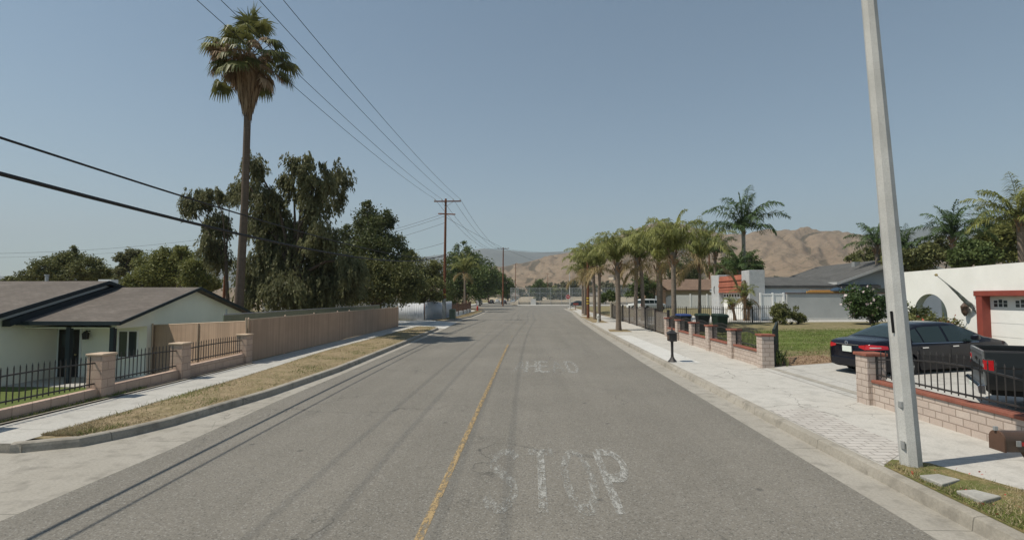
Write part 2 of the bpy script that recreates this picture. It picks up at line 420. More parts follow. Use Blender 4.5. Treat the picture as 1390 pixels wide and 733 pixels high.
def mesh_alpha(name, c, cell=.06, wire=.16, plane='yz'):
    """chain-link: crossed wires with open cells between"""
    t = NT(name); p = t.pos(); x, y, z = t.xyz(p); h = t.math('ADD', x, y)
    def ln(a): return t.math('LESS_THAN', t.math('FRACT', t.math('DIVIDE', a, cell)), wire)
    a = t.math('MAXIMUM', ln(t.math('ADD', h, z)), ln(t.math('SUBTRACT', h, z)))
    t.base(c, .5, .4, .3)
    tr = t.new('ShaderNodeBsdfTransparent'); mx = t.new('ShaderNodeMixShader')
    t.link(a, mx.inputs[0]); t.link(tr.outputs[0], mx.inputs[1]); t.link(t.bsdf.outputs[0], mx.inputs[2]); t.link(mx.outputs[0], t.out.inputs[0])
    M[name] = t.m
mesh_alpha('chain_link', (.40, .42, .43), .11, .13); mesh_alpha('rusty_mesh', (.30, .27, .24), .05, .42)

# --- worn road paint
def roadpaint(name, c, wear, yb=0):
    t = NT(name); p = t.pos()
    n = t.noise(5, 6, .7, t.map(p, (3.0, .8, 1))); n2 = t.noise(45, 3, .75, p)
    a = t.math('ADD', t.math('MULTIPLY', n, .55), t.math('MULTIPLY', n2, .5))
    a = t.ramp(a, [(wear, 0), (wear + .10, .92)])
    t.base(t.mix(n2, c, tuple(q*.75 for q in c)), .8, .25)
    tr = t.new('ShaderNodeBsdfTransparent'); mx = t.new('ShaderNodeMixShader')
    t.link(a, mx.inputs[0]); t.link(tr.outputs[0], mx.inputs[1]); t.link(t.bsdf.outputs[0], mx.inputs[2]); t.link(mx.outputs[0], t.out.inputs[0])
    M[name] = t.m
roadpaint('paint_white', (.42, .415, .39), .47); roadpaint('paint_white_worn', (.39, .385, .36), .50); roadpaint('paint_yellow', (.45, .325, .17), .46)
roadpaint('paint_yellow_worn', (.48, .31, .11), .55)

# --- wood, bark, trunks
def bark(name, c1, c2, ring=0, vert=True, bmp=.8):
    t = NT(name); p = t.co(); x, y, z = t.xyz(p)
    n = t.noise(5, 6, .7, t.map(p, (3, 3, .5) if vert else (1, 1, 1)))
    c = t.mix(t.ramp(n, [(.3, 0), (.7, 1)]), c1, c2); h = n
    if ring:
        fr = t.math('FRACT', t.math('ADD', t.math('DIVIDE', z, ring), t.math('MULTIPLY', n, .5)))
        c = t.mix(t.ramp(fr, [(.0, .6), (.22, 0)]), c, tuple(q*.45 for q in c1)); h = fr
    t.base(c, .9, .15); t.bump(h, bmp, .02); M[name] = t.m
bark('wood_pole', (.20, .085, .048), (.135, .06, .037)); bark('tree_bark', (.11, .085, .065), (.075, .058, .045))
bark('palm_trunk', (.25, .205, .165), (.165, .13, .105), .16, False); bark('fan_trunk', (.16, .125, .10), (.11, .085, .068), .12, False)
bark('husk', (.22, .13, .075), (.28, .19, .12)); bark('palm_pale', (.36, .345, .31), (.29, .275, .245), .16, False)

# --- leaves
leafmat('leaf_willow', (.06, .066, .03), (.25, .25, .125), .36); leafmat('leaf_dark', (.032, .043, .017), (.13, .15, .055), .26)
leafmat('leaf_olive', (.05, .062, .022), (.22, .225, .085), .2); leafmat('leaf_bright', (.068, .086, .024), (.26, .265, .085), .25)
leafmat('leaf_street', (.042, .066, .02), (.15, .19, .062), .2); leafmat('leaf_palm', (.055, .082, .024), (.32, .325, .105), .32, dead=(.30, .22, .12))
leafmat('leaf_palm_dark', (.03, .06, .022), (.115, .17, .06), .2); leafmat('leaf_fan', (.05, .065, .018), (.21, .215, .075), .25, .5, .25)
leafmat('leaf_dead', (.15, .09, .05), (.42, .31, .205), .2, .8); leafmat('leaf_far', (.06, .07, .04), (.15, .15, .085), .1)
leafmat('blade_dry', (.22, .18, .10), (.50, .42, .27), .2, .8); leafmat('blade_green', (.08, .12, .025), (.22, .255, .075), .3, .6)
leafmat('leaf_oleander', (.02, .045, .014), (.075, .12, .035), .2); leafmat('petal', (.55, .42, .44), (.75, .68, .68), .3); leafmat('petal_red', (.40, .06, .05), (.55, .16, .10), .2)

# ================================================================== THE SETTING
def pl(pts):
    xs, ys = zip(*pts)
    return lambda q: float(np.interp(q, xs, ys))
curb_l = pl([(8.0, -8.34), (8.4, -7.56), (9.0, -7.24), (9.76, -6.99), (12.8, -6.60), (17, -6.46), (27, -6.72), (39.0, -7.15), (39.9, -7.35), (40.4, -7.9)])
curb_l2 = pl([(50.3, -9.4), (50.8, -8.8), (52, -8.55), (57, -7.95), (63, -7.5), (76, -7.7), (87, -8.0), (89, -8.6), (90, -9.6)])
curb_r = pl([(-20, 4.72), (10, 4.72), (20, 4.78), (36, 5.0), (50, 5.35), (66, 6.0), (81, 6.75), (106, 7.1), (110, 7.8), (112, 9.2)])
asph_l = pl([(-20, -5.96), (8.3, -5.93), (12.2, -6.12), (17, -6.16), (27, -6.42), (39, -6.8), (50, -7.3), (57, -7.4), (63, -7.1), (76, -7.3), (90, -7.6)])
asph_r = pl([(-20, 4.12), (20, 4.2), (36, 4.5), (50, 4.85), (66, 5.5), (81, 6.2), (106, 6.5), (112, 7)])
walk_l = pl([(-20, -8.2), (8, -8.3), (15, -8.52), (22, -9.05), (32, -9.07), (41, -9.1)])
wall_l = pl([(-20, -9.9), (11.7, -10.1), (18, -10.2), (40.6, -10.68), (44, -10.7)])
fence_r = pl([(-20, 7.4), (11.9, 7.5), (17.4, 7.74), (33, 8.2), (56, 8.9), (112, 9.5)])
def lot(X, Y):
    if X > 0: return float(np.interp(X, [7.4, 10, 15, 30, 60], [.15, .35, .5, .6, .6]))
    if Y < 42: return float(np.interp(-X, [10.25, 10.6, 13, 60], [.13, -.1, -.62, -.75]))
    return .12
def ys(a, b, st=1.0): return list(np.linspace(a, b, max(2, int((b-a)/st)+1)))
def strip(name, xa, xb, Y0, Y1, mat, za, zb=None, st=1.0, nx=2):
    """a sheet between two lines that run along the street"""
    fa = xa if callable(xa) else (lambda y: xa); fb = xb if callable(xb) else (lambda y: xb)
    zb = za if zb is None else zb
    fza = za if callable(za) else (lambda y: za); fzb = zb if callable(zb) else (lambda y: zb)
    rows = []
    for y in ys(Y0, Y1, st):
        a, b = fa(y), fb(y)
        rows.append([(a + (b-a)*i/(nx-1), y, fza(y) + (fzb(y)-fza(y))*i/(nx-1)) for i in range(nx)])
    o = MB().grid(rows).build(name, M[mat]); return tag(o, kind='structure')
def sweep(path, prof, name, mat):
    """profile (offset to the right of travel, z) carried along a ground line, ends closed"""
    b = MB(); rows = []; n = len(path)
    for i, (x, y) in enumerate(path):
        p0, p1 = path[max(i-1, 0)], path[min(i+1, n-1)]
        d = Vector((p1[0]-p0[0], p1[1]-p0[1])).normalized(); rx, ry = d.y, -d.x
        rows.append([(x + rx*o, y + ry*o, z) for o, z in prof])
    b.grid(rows); b.poly(rows[0]); b.poly(rows[-1])
    return b.build(name, M[mat])

# ground: one sheet to the horizon, the lots a little higher on the right and lower on the left
gx = [-12000, -4000, -1500, -600, -250, -120, -60, -40, -30, -20, -13, -10.6, -10.25, -9, -6, 0, 5, 7.4, 10, 15, 20, 30, 60, 120, 250, 600, 1500, 4000, 12000]
gy = [-3000, -200, -40, -20, 0, 10, 20, 30, 40, 41.9, 42, 50, 60, 80, 100, 111, 118, 130, 150, 180, 250, 400, 800, 2000, 5000, 14000]
rows = []
for y in gy:
    r_ = []
    for x in gx:
        z = -.06 if (-10.25 <= x <= 7.4 or y > 111) else lot(x, y) - .05
        r_.append((x, y, z))
    rows.append(r_)
tag(MB().grid(rows).build('ground', M['far_ground']), kind='structure')

# roadway
strip('road', asph_l, asph_r, -20, 91, 'asphalt', .004, st=.8, nx=5)
b = MB(); ra, rb = asph_l(91), asph_r(91)
b.poly([(-70, 91.0, .004), (ra, 91.0, .004), (rb, 91.0, .004), (6.5, 106, .004), (7.0, 112, .004), (8.6, 116, .004), (70, 116, .004), (70, 149.2, .004), (-4.2, 149.2, .004), (-5.5, 152, .004), (-6, 420, .004), (-15.5, 420, .004), (-15.8, 200, .004), (-17.0, 134, .004), (-20, 131.5, .004), (-70, 131.5, .004)])
tag(b.build('crossing_road', M['asphalt']), kind='structure')
strip('gutter_left', curb_l, asph_l, 8.0, 40.4, 'gutter', .0, st=.3)
strip('gutter_island', lambda y: max(curb_l2(y), -9.6), asph_l, 50.3, 90, 'gutter', .0, st=.5)
strip('gutter_right', asph_r, curb_r, -20, 111, 'gutter', .0)
strip('left_apron', lambda y: -8.8, asph_l, -20, 8.0, 'gutter', lambda y: .01, lambda y: .0, st=1, nx=2)
strip('left_drive_apron', lambda y: -9.3, asph_l, 40.4, 50.3, 'concrete_pale', .11, 0, st=1)
# kerbs
KP = [(0.02, -.05), (0.0, .09), (-.012, .135), (-.04, .152), (-.16, .152), (-.16, -.05)]
KPL = [(o, z) for o, z in KP]
def kerb(f, Y0, Y1, side, name, st=.4):
    path = [(f(y), y) for y in ys(Y0, Y1, st)]
    return tag(sweep(path, [(o if side < 0 else -o, z) for o, z in KP], name, 'kerb_concrete'), kind='structure')
kerb(curb_l, 8.0, 40.4, -1, 'kerb_left', .2); kerb(curb_l2, 50.3, 90, -1, 'kerb_island', .4)
# right kerb dips for the driveway
path = [(curb_r(y), y) for y in ys(-20, 111.8, .5)]
bk = MB(); rows = []
for x, y in path:
    k = float(np.interp(y, [10.4, 11.4, 16.6, 18.0], [1, .25, .25, 1]))
    rows.append([(x - .02, y, -.05), (x, y, .10*k), (x + .012, y, .135*k + .006), (x + .05, y, .152 - .03*(1-k)), (x + .17, y, .152), (x + .17, y, -.05)])
bk.grid(rows); bk.poly(rows[0]); bk.poly(rows[-1]); tag(bk.build('kerb_right', M['kerb_concrete'], smooth=True), kind='structure')
# left pavement, soil strip, verge
strip('sidewalk_left', lambda y: wall_l(y) + .35, walk_l, 8.05, 41.5, 'sidewalk_old', .15)
strip('sidewalk_ramp', lambda y: wall_l(y) + .35, lambda y: -8.8, -20, 8.05, 'sidewalk_old', .15, .012)
tag(MB().poly([(-9.65, 8.05, .15), (-8.2, 8.05, .15), (-8.2, 8.05, -.02), (-8.8, 8.05, -.02), (-9.65, 8.05, -.02)]).build('sidewalk_face', M['kerb_concrete']), kind='structure')
strip('soil_strip', lambda y: wall_l(y) + .02, lambda y: wall_l(y) + .28, -20, 18, 'bare_soil', .16)
strip('soil_edging', lambda y: wall_l(y) + .28, lambda y: wall_l(y) + .35, -20, 18, 'kerb_concrete', .175)
strip('sidewalk_edge', lambda y: wall_l(y) + .02, lambda y: wall_l(y) + .35, 18, 41.5, 'sidewalk_old', .152)
def lumpy(name, fa, fb, Y0, Y1, mat, z, amp, st=.35, nx=9):
    rows = []
    for y in ys(Y0, Y1, st):
        a, b_ = fa(y), fb(y); r_ = []
        for i in range(nx):
            x = a + (b_-a)*i/(nx-1); e = min(1, 4*min(i, nx-1-i)/(nx-1))
            r_.append((x, y, z + e*amp*(.5 + noise.noise(Vector((x*1.7, y*1.7, 3.3))))))
        rows.append(r_)
    return tag(MB().grid(rows).build(name, M[mat], smooth=True), kind='structure')
lumpy('verge_left', lambda y: min(walk_l(y), curb_l(y) - .17), lambda y: curb_l(y) - .155, 8.35, 40.4, 'dry_verge', .145, .05)
lumpy('verge_island', lambda y: curb_l2(y) - 1.5, lambda y: curb_l2(y) - .155, 51.2, 88.5, 'dry_verge', .145, .05, .8)
strip('sidewalk_island', lambda y: min(curb_l2(y) - 1.5, -9.5) - 1.3, lambda y: curb_l2(y) - 1.5, 51.0, 90.0, 'concrete_pale', .15)
tag(MB().poly([(-14.5, 41.3, .125), (-9.3, 41.3, .125), (-9.3, 51.2, .125), (-14.5, 51.2, .125)]).build('side_drive', M['concrete_pale']), kind='structure')
# right pavement
strip('sidewalk_right', lambda y: curb_r(y) + .165, lambda y: fence_r(y) + (.05 if y < 32 else .8), -20, 112, 'sidewalk_right', .15)
strip('pavement_panel', lambda y: curb_r(y) + .17, lambda y: 6.02, 18.6, 31.5, 'concrete_pale', .155)
tag(MB().poly([(4.92, 7.5, .156), (5.88, 8.35, .156), (5.9, 11.15, .156), (4.92, 11.0, .156)]).build('paver_strip', M['pavers']), kind='structure')
tag(MB().poly([(4.885, -20, .156), (6.0, -20, .156), (5.98, 6.6, .156), (5.62, 7.6, .156), (5.2, 7.75, .156), (4.885, 7.45, .156)]).build('verge_base', M['verge_right']), kind='structure')
lumpy('verge_right', lambda y: 4.90, lambda y: float(np.interp(y, [-20, 6.5, 7.5], [5.98, 5.96, 5.6])), -4, 7.4, 'verge_right', .16, .05, .25)
# driveway and front yard on the right
def patch(name, x0, x1, y0, y1, mat, dz=.0, nx=None):
    xs = sorted(set([x for x in (7.4, 10, 15, 20, 30) if x0 < x < x1] + [x0, x1])); rows = []
    for y in ys(y0, y1, 3): rows.append([(x, y, lot(x, y) + dz) for x in xs])
    return tag(MB().grid(rows).build(name, M[mat]), kind='structure')
patch('driveway', 7.5, 20, -2, 17.35, 'driveway', .0)
patch('drive_joint', 7.72, 7.90, 11.95, 17.34, 'gutter', .006)
patch('soil_bed', 7.9, 10.6, 17.35, 19.3, 'bare_soil', .006)
tag(MB().grid([[(x, y, lot(x, y)) for x in (fence_r(y) + .04, 10, 15, 20, 30)] for y in ys(17.36, 40.8, 3)]).build('lawn', M['lawn_patchy']), kind='structure')
patch('side_yard', 9.0, 60, 40.8, 47.2, 'driveway', .004)
patch('pale_driveway', 9.0, 19, 45.5, 54, 'concrete_pale', .012)
patch('far_yard', 9.4, 60, 54.0, 111, 'lawn_patchy', -.004)
patch('left_lawn', -18.4, -10.3, -5, 15.6, 'lawn_ground', -.005) if False else None
rows = [[(x, y, lot(x, y) + .01) for x in (-40, -20, -13, -10.6, -10.26)] for y in ys(-10, 17.3, 3)]
tag(MB().grid(rows).build('front_lawn', M['lawn_ground']), kind='structure')
tag(MB().poly([(-24, 17.3, -.64), (-13.4, 17.3, -.60), (-13.4, 19.45, -.60), (-24, 19.45, -.64)]).build('porch_slab', M['sidewalk_old']), kind='structure')
rows = [[(x, y, lot(x, y) + .01) for x in (-13.4, -12.6, -11.5, -10.6, -10.26)] for y in ys(17.3, 19.0, 3)]
tag(MB().grid(rows).build('side_strip', M['bare_soil']), kind='structure')
# bare squares round the street palms
for i, (x0, x1, y0, y1) in enumerate([(5.25, 6.75, 34.9, 37.6), (5.55, 7.0, 47.0, 62.0), (6.3, 7.5, 64.5, 69.0), (7.0, 8.2, 92, 101)]):
    tag(MB().poly([(x0, y0, .158), (x1, y0, .158), (x1+.1, y1, .158), (x0+.25, y1, .158)]).build('soil_square', M['dry_verge']), kind='structure')
# far corners of the crossing
tag(MB().poly([(-4.2, 149.2, .0), (70, 149.2, 0), (70, 150.2, .12), (-4.2, 150.2, .12)]).build('far_kerb', M['sidewalk_old']), kind='structure')
tag(MB().poly([(-4.4, 150.2, .12), (70, 150.2, .12), (70, 153.5, .12), (-5.4, 153.5, .12)]).build('far_sidewalk', M['concrete_pale']), kind='structure')
tag(MB().poly([(-6, 153.5, .15), (160, 153.5, .15), (160, 290, 2.6), (-6, 290, 2.6)]).build('school_field', M['field']), kind='structure')
tag(MB().poly([(-70, 131.6, .14), (-20, 131.6, .14), (-17.3, 134, .14), (-16.1, 200, .14), (-15.8, 420, .14), (-18, 420, .14), (-18.4, 200, .14), (-20, 136, .14), (-70, 135.2, .14)]).build('far_left_sidewalk', M['concrete_pale']), kind='structure')
tag(MB().poly([(-70, 135.2, .12), (-20, 136, .12), (-18.4, 200, .12), (-18, 420, .12), (-70, 420, .12)]).build('far_left_yard', M['lawn_patchy']), kind='structure')
tag(MB().poly([(-60, 51, .1), (-10.9, 51, .1), (-10.9, 90, .1), (-60, 90, .1)]).build('corner_yard', M['lawn_patchy']), kind='structure')

# painted markings
def marking(name, polys, mat, z=.009):
    b = MB()
    for p in polys: b.poly([(x, y, z) for x, y in p])
    return tag(b.build(name, M[mat]), kind='structure')
ym = pl([(5, -1.17), (27, -1.25), (70, -1.2)])
marking('centre_line', [[(ym(y)-.047, y), (ym(y)+.047, y), (ym(y+1)+.047, y+1), (ym(y+1)-.047, y+1)] for y in range(-6, 27)], 'paint_yellow')
marking('centre_dashes', [[(ym(y)-.05, y), (ym(y)+.05, y), (ym(y)+.05, y+2.2), (ym(y)-.05, y+2.2)] for y in (31, 38.5, 46, 55, 66, 79)], 'paint_yellow_worn')
def stroke(pts, x0, y0, w_, h_, tx, ty):
    """a thick line in a letter box: pts in 0..1, half widths tx, ty in metres"""
    P = [Vector((x0 + a*w_, y0 + c*h_)) for a, c in pts]; out = []
    N = []
    for i in range(len(P)):
        d = P[min(i+1, len(P)-1)] - P[max(i-1, 0)]; d = Vector((d.x/.16, d.y)).normalized(); N.append(Vector((d.y*tx, -d.x*ty)))
    for i in range(len(P)-1):
        a, b_, na, nb = P[i], P[i+1], N[i], N[i+1]
        out.append([tuple(a-na), tuple(a+na), tuple(b_+nb), tuple(b_-nb)])
    return out
def arc(cx, cy, rx, ry, a0, a1, n=12): return [(cx + rx*math.cos(R(a0+(a1-a0)*i/n)), cy + ry*math.sin(R(a0+(a1-a0)*i/n))) for i in range(n+1)]
GL = {'S': [arc(.5, .74, .42, .20, 20, 180) + arc(.5, .27, .42, .22, 130, -160, 16)[0:0] + [(.10, .66), (.5, .52), (.90, .36)] + arc(.5, .27, .42, .20, 0, -165)],
      'T': [[(.02, .95), (.98, .95)], [(.5, .95), (.5, .02)]],
      'O': [arc(.5, .5, .42, .44, 0, 360, 28)],
      'P': [[(.12, .02), (.12, .96)], [(.12, .95), (.5, .95)] + arc(.5, .72, .40, .23, 90, -90) + [(.12, .49)]],
      'A': [[(.02, .02), (.5, .97)], [(.5, .97), (.98, .02)], [(.22, .34), (.78, .34)]],
      'H': [[(.1, .02), (.1, .98)], [(.9, .02), (.9, .98)], [(.1, .5), (.9, .5)]],
      'E': [[(.12, .02), (.12, .98)], [(.12, .94), (.95, .94)], [(.12, .5), (.85, .5)], [(.12, .05), (.95, .05)]],
      'D': [[(.1, .02), (.1, .98)], [(.1, .95), (.45, .95)] + arc(.45, .5, .45, .45, 90, -90) + [(.1, .05)]]}
def word(name, letters, y0, w_, h_, tx, ty):
    """one painted word; strokes that cross lie 2 mm over one another"""
    b = MB()
    for ch, x0, worn in letters:
        for k, s_ in enumerate(GL[ch]):
            mi = 1 if worn or (ch == 'T' and k == 0) else 0
            for q in stroke(s_, x0, y0, w_, h_, tx, ty): b.poly([(x, y, .009 + .002*k) for x, y in q], mi)
    return tag(b.build(name, [M['paint_white'], M['paint_white_worn']]), kind='structure')
word('stop_lettering', [('S', -.62, 1), ('T', -.08, 0), ('O', .43, 1), ('P', .97, 0)], 6.02, .42, 2.52, .055, .17)
word('ahead_lettering', [('A', -.62, 1), ('H', -.22, 0), ('E', .22, 0), ('A', .70, 1), ('D', 1.22, 0)], 17.1, .40, 3.0, .05, .22)
word('far_stop_lettering', [('S', 1.2, 0), ('T', 1.75, 0), ('O', 2.3, 0), ('P', 2.85, 0)], 103, .5, 3.2, .07, .3)
marking('stop_bar', [[(.6, 109.5), (6.2, 109.5), (6.2, 110.1), (.6, 110.1)]], 'paint_white')

# ------------------------------------------------------------------ hills
def relief(name, mat, prof, r0, r1, foot, base_z, nth=640, nr=120, th0=-62, th1=62, rough=1.0, freq=1.0, crest=.62, seed=0):
    """a range of hills round the camera: crest line given as elevation (px above the horizon) by picture column"""
    xs, hs = zip(*prof)
    V = []; rows = []; G = []
    for j in range(nr+1):
        f = j/nr; r_ = r0 + (r1-r0)*f; row = []
        for i in range(nth+1):
            th = R(th0 + (th1-th0)*i/nth)
            px = 722 + 695*math.tan(th) if abs(th) < R(72) else 722 + 695*math.tan(R(72))*(1 if th > 0 else -1)
            el = float(np.interp(px, xs, hs))/695*math.cos(th)
            rc = r0 + (r1-r0)*crest; H_ = el*rc
            x, y = r_*math.sin(th), r_*math.cos(th)
            g = min(1, f/crest); g = g*g*(3-2*g)*.55 + g*.45
            if f > crest: g = 1 - .8*(f-crest)/(1-crest)
            q = Vector((x*freq/260, y*freq/260, seed))
            rn = noise.fractal(q*.8, 1.1, 2.1, 4)
            sp = noise.ridged_multi_fractal(Vector((th*34*max(.5, freq) + 1.3*noise.noise(q*1.5), f*3.0, seed+5)), .95, 2.1, 5, 1.0, 2.0)
            e = min(1, f*3)*(1 - .92*max(0, 1 - abs(f-crest)/.09)); gl = min(1, sp/1.6) - 1
            z = base_z + H_*g + rough*H_*e*(.11*(rn-.5) + .115*gl)*min(1, 1.6*g+.1)
            G.append(sp); row.append((x, y, max(z, base_z - 2 if f < .05 else base_z)))
        rows.append(row)
    o = MB().grid(rows).build(name, M[mat]); me = o.data
    me.polygons.foreach_set('use_smooth', np.ones(len(me.polygons), bool))
    a = me.attributes.new('ridge', 'FLOAT', 'POINT'); a.data.foreach_set('value', np.array(G, np.float32)); return tag(o, kind='structure')
t = NT('hill_grass'); p = t.pos()
n1 = t.noise(.006, 6, .65, p); n2 = t.noise(.03, 6, .7, p); n3 = t.noise(.12, 3, .7, p)
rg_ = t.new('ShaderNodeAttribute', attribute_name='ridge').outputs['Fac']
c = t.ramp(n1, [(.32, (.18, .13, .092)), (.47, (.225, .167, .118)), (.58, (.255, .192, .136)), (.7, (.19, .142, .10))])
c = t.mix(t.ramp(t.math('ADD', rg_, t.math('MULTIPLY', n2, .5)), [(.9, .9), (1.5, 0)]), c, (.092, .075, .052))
c = t.mix(t.ramp(n2, [(.52, 0), (.66, .5)]), c, (.14, .11, .08)); c = t.mix(t.ramp(n3, [(.54, 0), (.66, .75)]), c, (.085, .078, .048))
t.base(c, .95, .05); t.bump(n2, .9, 10); M['hill_grass'] = t.m
t = NT('mountain_scrub'); p = t.pos()
n1 = t.noise(.0016, 6, .65, p); n2 = t.noise(.008, 6, .7, p)
c = t.ramp(n1, [(.3, (.05, .06, .055)), (.6, (.085, .09, .08)), (.75, (.16, .15, .125))]); c = t.mix(t.ramp(n2, [(.66, 0), (.74, .8)]), c, (.42, .38, .33))
t.base(c, .95, .05); M['mountain_scrub'] = t.m
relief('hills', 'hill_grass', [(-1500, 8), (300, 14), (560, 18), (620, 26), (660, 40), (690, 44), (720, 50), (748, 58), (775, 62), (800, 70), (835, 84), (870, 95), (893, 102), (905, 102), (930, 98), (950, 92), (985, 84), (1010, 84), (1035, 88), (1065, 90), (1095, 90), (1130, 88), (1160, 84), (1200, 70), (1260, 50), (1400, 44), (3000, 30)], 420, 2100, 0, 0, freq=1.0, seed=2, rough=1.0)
relief('mountains', 'mountain_scrub', [(-1800, 28), (0, 30), (120, 36), (160, 40), (300, 40), (520, 48), (580, 56), (620, 62), (655, 67), (690, 64), (720, 61), (760, 62), (820, 66), (1000, 70), (1180, 84), (1235, 92), (1262, 94), (1300, 84), (1500, 60), (3000, 40)], 3000, 6500, 0, 0, freq=.35, seed=9, rough=.8)

# ================================================================== BUILDINGS
def window(parent, plane, u0, u1, z0, z1, at_, out, frame='white_paint', fw=.05, mull=(), name='window'):
    """plane 'x' (wall at x = at_, u runs along y) or 'y' (wall at y = at_, u runs along x); out is the sign of the outward side"""
    def bx(b, a0, a1, c0, c1, d0, d1):
        d0, d1 = sorted((at_ + out*d0, at_ + out*d1))
        return b.box(d0, d1, a0, a1, c0, c1) if plane == 'x' else b.box(a0, a1, d0, d1, c0, c1)
    f = MB(); bx(f, u0, u1, z0, z0+fw, -.04, .035); bx(f, u0, u1, z1-fw, z1, -.04, .035)
    bx(f, u0, u0+fw, z0+fw, z1-fw, -.04, .035); bx(f, u1-fw, u1, z0+fw, z1-fw, -.04, .035)
    for m_ in mull: bx(f, m_-fw/2, m_+fw/2, z0+fw, z1-fw, -.04, .03)
    w_ = f.build(name, M[frame], parent)
    g = MB(); bx(g, u0+fw*.6, u1-fw*.6, z0+fw*.6, z1-fw*.6, -.02, .008); g.build('pane', M['window_glass'], w_)
    return w_
def garage(parent, x, y0, y1, z0, z1, out, lights=True, rows=4, mat='white_paint', nwin=6, arched=False):
    b = MB(); h = (z1-z0)/rows
    for i in range(rows):
        d0, d1 = sorted((x, x + out*.04)); b.box(d0, d1, y0, y1, z0 + i*h + .008, z0 + (i+1)*h - .008)
    d0, d1 = sorted((x - out*.01, x + out*.02)); b.box(d0, d1, y0, y1, z0, z1)
    g = b.build('garage_door', M[mat], parent)
    if lights:
        n = nwin; w_ = (y1-y0)/n
        for i in range(n):
            a0, a1 = y0 + w_*(i+.16), y0 + w_*(i+.84); d0, d1 = sorted((x + out*.03, x + out*.052)); q = MB()
            if arched:
                for s_ in range(3):
                    c0 = a0 + (a1-a0)*s_/3 + .03; c1 = a0 + (a1-a0)*(s_+1)/3 - .03
                    q.box(d0, d1, c0, c1, z1-h*.80, z1-h*.56); q.box(d0, d1, c0, c1, z1-h*.52, z1-h*(.33 if s_ != 1 else .26))
            else: q.box(d0, d1, a0, a1, z1-h*.75, z1-h*.22)
            q.build('garage_window', M['window_glass'], g)
    return g

def P_(root):
    """builders for children given in world coordinates under a root that stands at the thing's base"""
    inv = Matrix.Translation(-Vector(root.location))
    def f(b, name, mat, **k):
        o = b.build(name, M[mat], root, **k); o.matrix_parent_inverse = inv; return o
    def adopt(o): o.parent = root; o.matrix_parent_inverse = inv; return o
    return f, adopt
# ---- left house: low gabled house below street level, porch towards the camera
hs = empty('ranch_house', (-15, 19.5, -.65), 'low white ranch house with brown shingle gables and dark front door behind the iron railings', 'house')
hp, adopt = P_(hs)
SL = .298
def zr(y): return 1.61 + SL*(y-17.74) if y <= 22.13 else 2.92 - .29*(y-22.13)
b = MB(); zf = -.66
b.prism([(19.5, zf), (26.2, zf), (26.2, zr(26.2)-.1), (22.13, 2.80), (18.02, zr(18.02)-.12), (18.02, 1.36), (19.5, 1.36)], 0, -15.2, -15.0)      # street gable with the porch cut out
b.box(-18.6, -15.2, 19.5, 19.7, zf, 2.0)
hp(b, 'wall', 'mint_stucco')
b = MB(); th = .09
b.prism([(17.74, 1.61), (22.13, 2.92), (26.6, 1.62), (26.6, 1.62-th), (22.13, 2.92-th), (17.74, 1.61-th)], 0, -18.42, -14.66)
rf = hp(b, 'roof', 'shingle_brown')
b = MB(); b.box(-18.45, -14.62, 17.68, 17.735, 1.49, 1.63); hp(b, 'eave_board', 'teal_trim')
b = MB()
for (ya, za, yb, zb) in ((17.74, 1.60, 22.13, 2.915), (22.13, 2.915, 26.6, 1.615)):
    b.hexa([(-14.655, ya, za-.10), (-14.61, ya, za-.10), (-14.61, yb, zb-.10), (-14.655, yb, zb-.10), (-14.655, ya, za+.02), (-14.61, ya, za+.02), (-14.61, yb, zb+.02), (-14.655, yb, zb+.02)])
hp(b, 'rake_board', 'teal_trim')
b = MB(); b.box(-18.4, -14.99, 18.0, 19.5, 1.365, 1.40); hp(b, 'porch_ceiling', 'mint_stucco')
for px_ in (-16.75, -15.12):
    b = MB(); b.box(px_-.075, px_+.075, 17.95, 18.1, zf, 1.40); hp(b, 'porch_post', 'teal_trim')
b = MB(); b.box(-18.5, -17.68, 19.44, 19.52, zf+.05, 1.22); dr = hp(b, 'front_door', 'dark_door', bevel=.008)
b = MB(); b.box(-18.58, -18.5, 19.46, 19.5, zf+.05, 1.29); b.box(-17.68, -17.60, 19.46, 19.5, zf+.05, 1.29); b.box(-18.5, -17.68, 19.46, 19.5, 1.22, 1.29); fr_ = b.build('door_frame', M['white_paint'], dr)
b = MB(); b.box(-18.35, -17.85, 19.425, 19.445, .55, 1.05); b.build('door_window', M['window_glass'], dr)
b = MB(); b.lathe([(.035, 0), (.035, .05)], 8, (-17.78, 19.40, .25), axis='y'); b.build('handle', M['brass'], dr)
adopt(window(None, 'y', -16.15, -15.33, .12, 1.2, 19.5, -1, mull=(-15.74,)))
b = MB(); b.bar((-17.3, 19.5, 1.16), (-17.3, 19.32, 1.2), .03); b.prism([(-17.37, .86), (-17.23, .86), (-17.20, 1.08), (-17.30, 1.18), (-17.40, 1.08)], 1, 19.24, 19.38); hp(b, 'porch_lantern', 'black_iron')
b = MB(); b.box(-15.01, -14.98, 24.6, 24.72, -.6, 1.9); hp(b, 'downpipe', 'siding_blue')
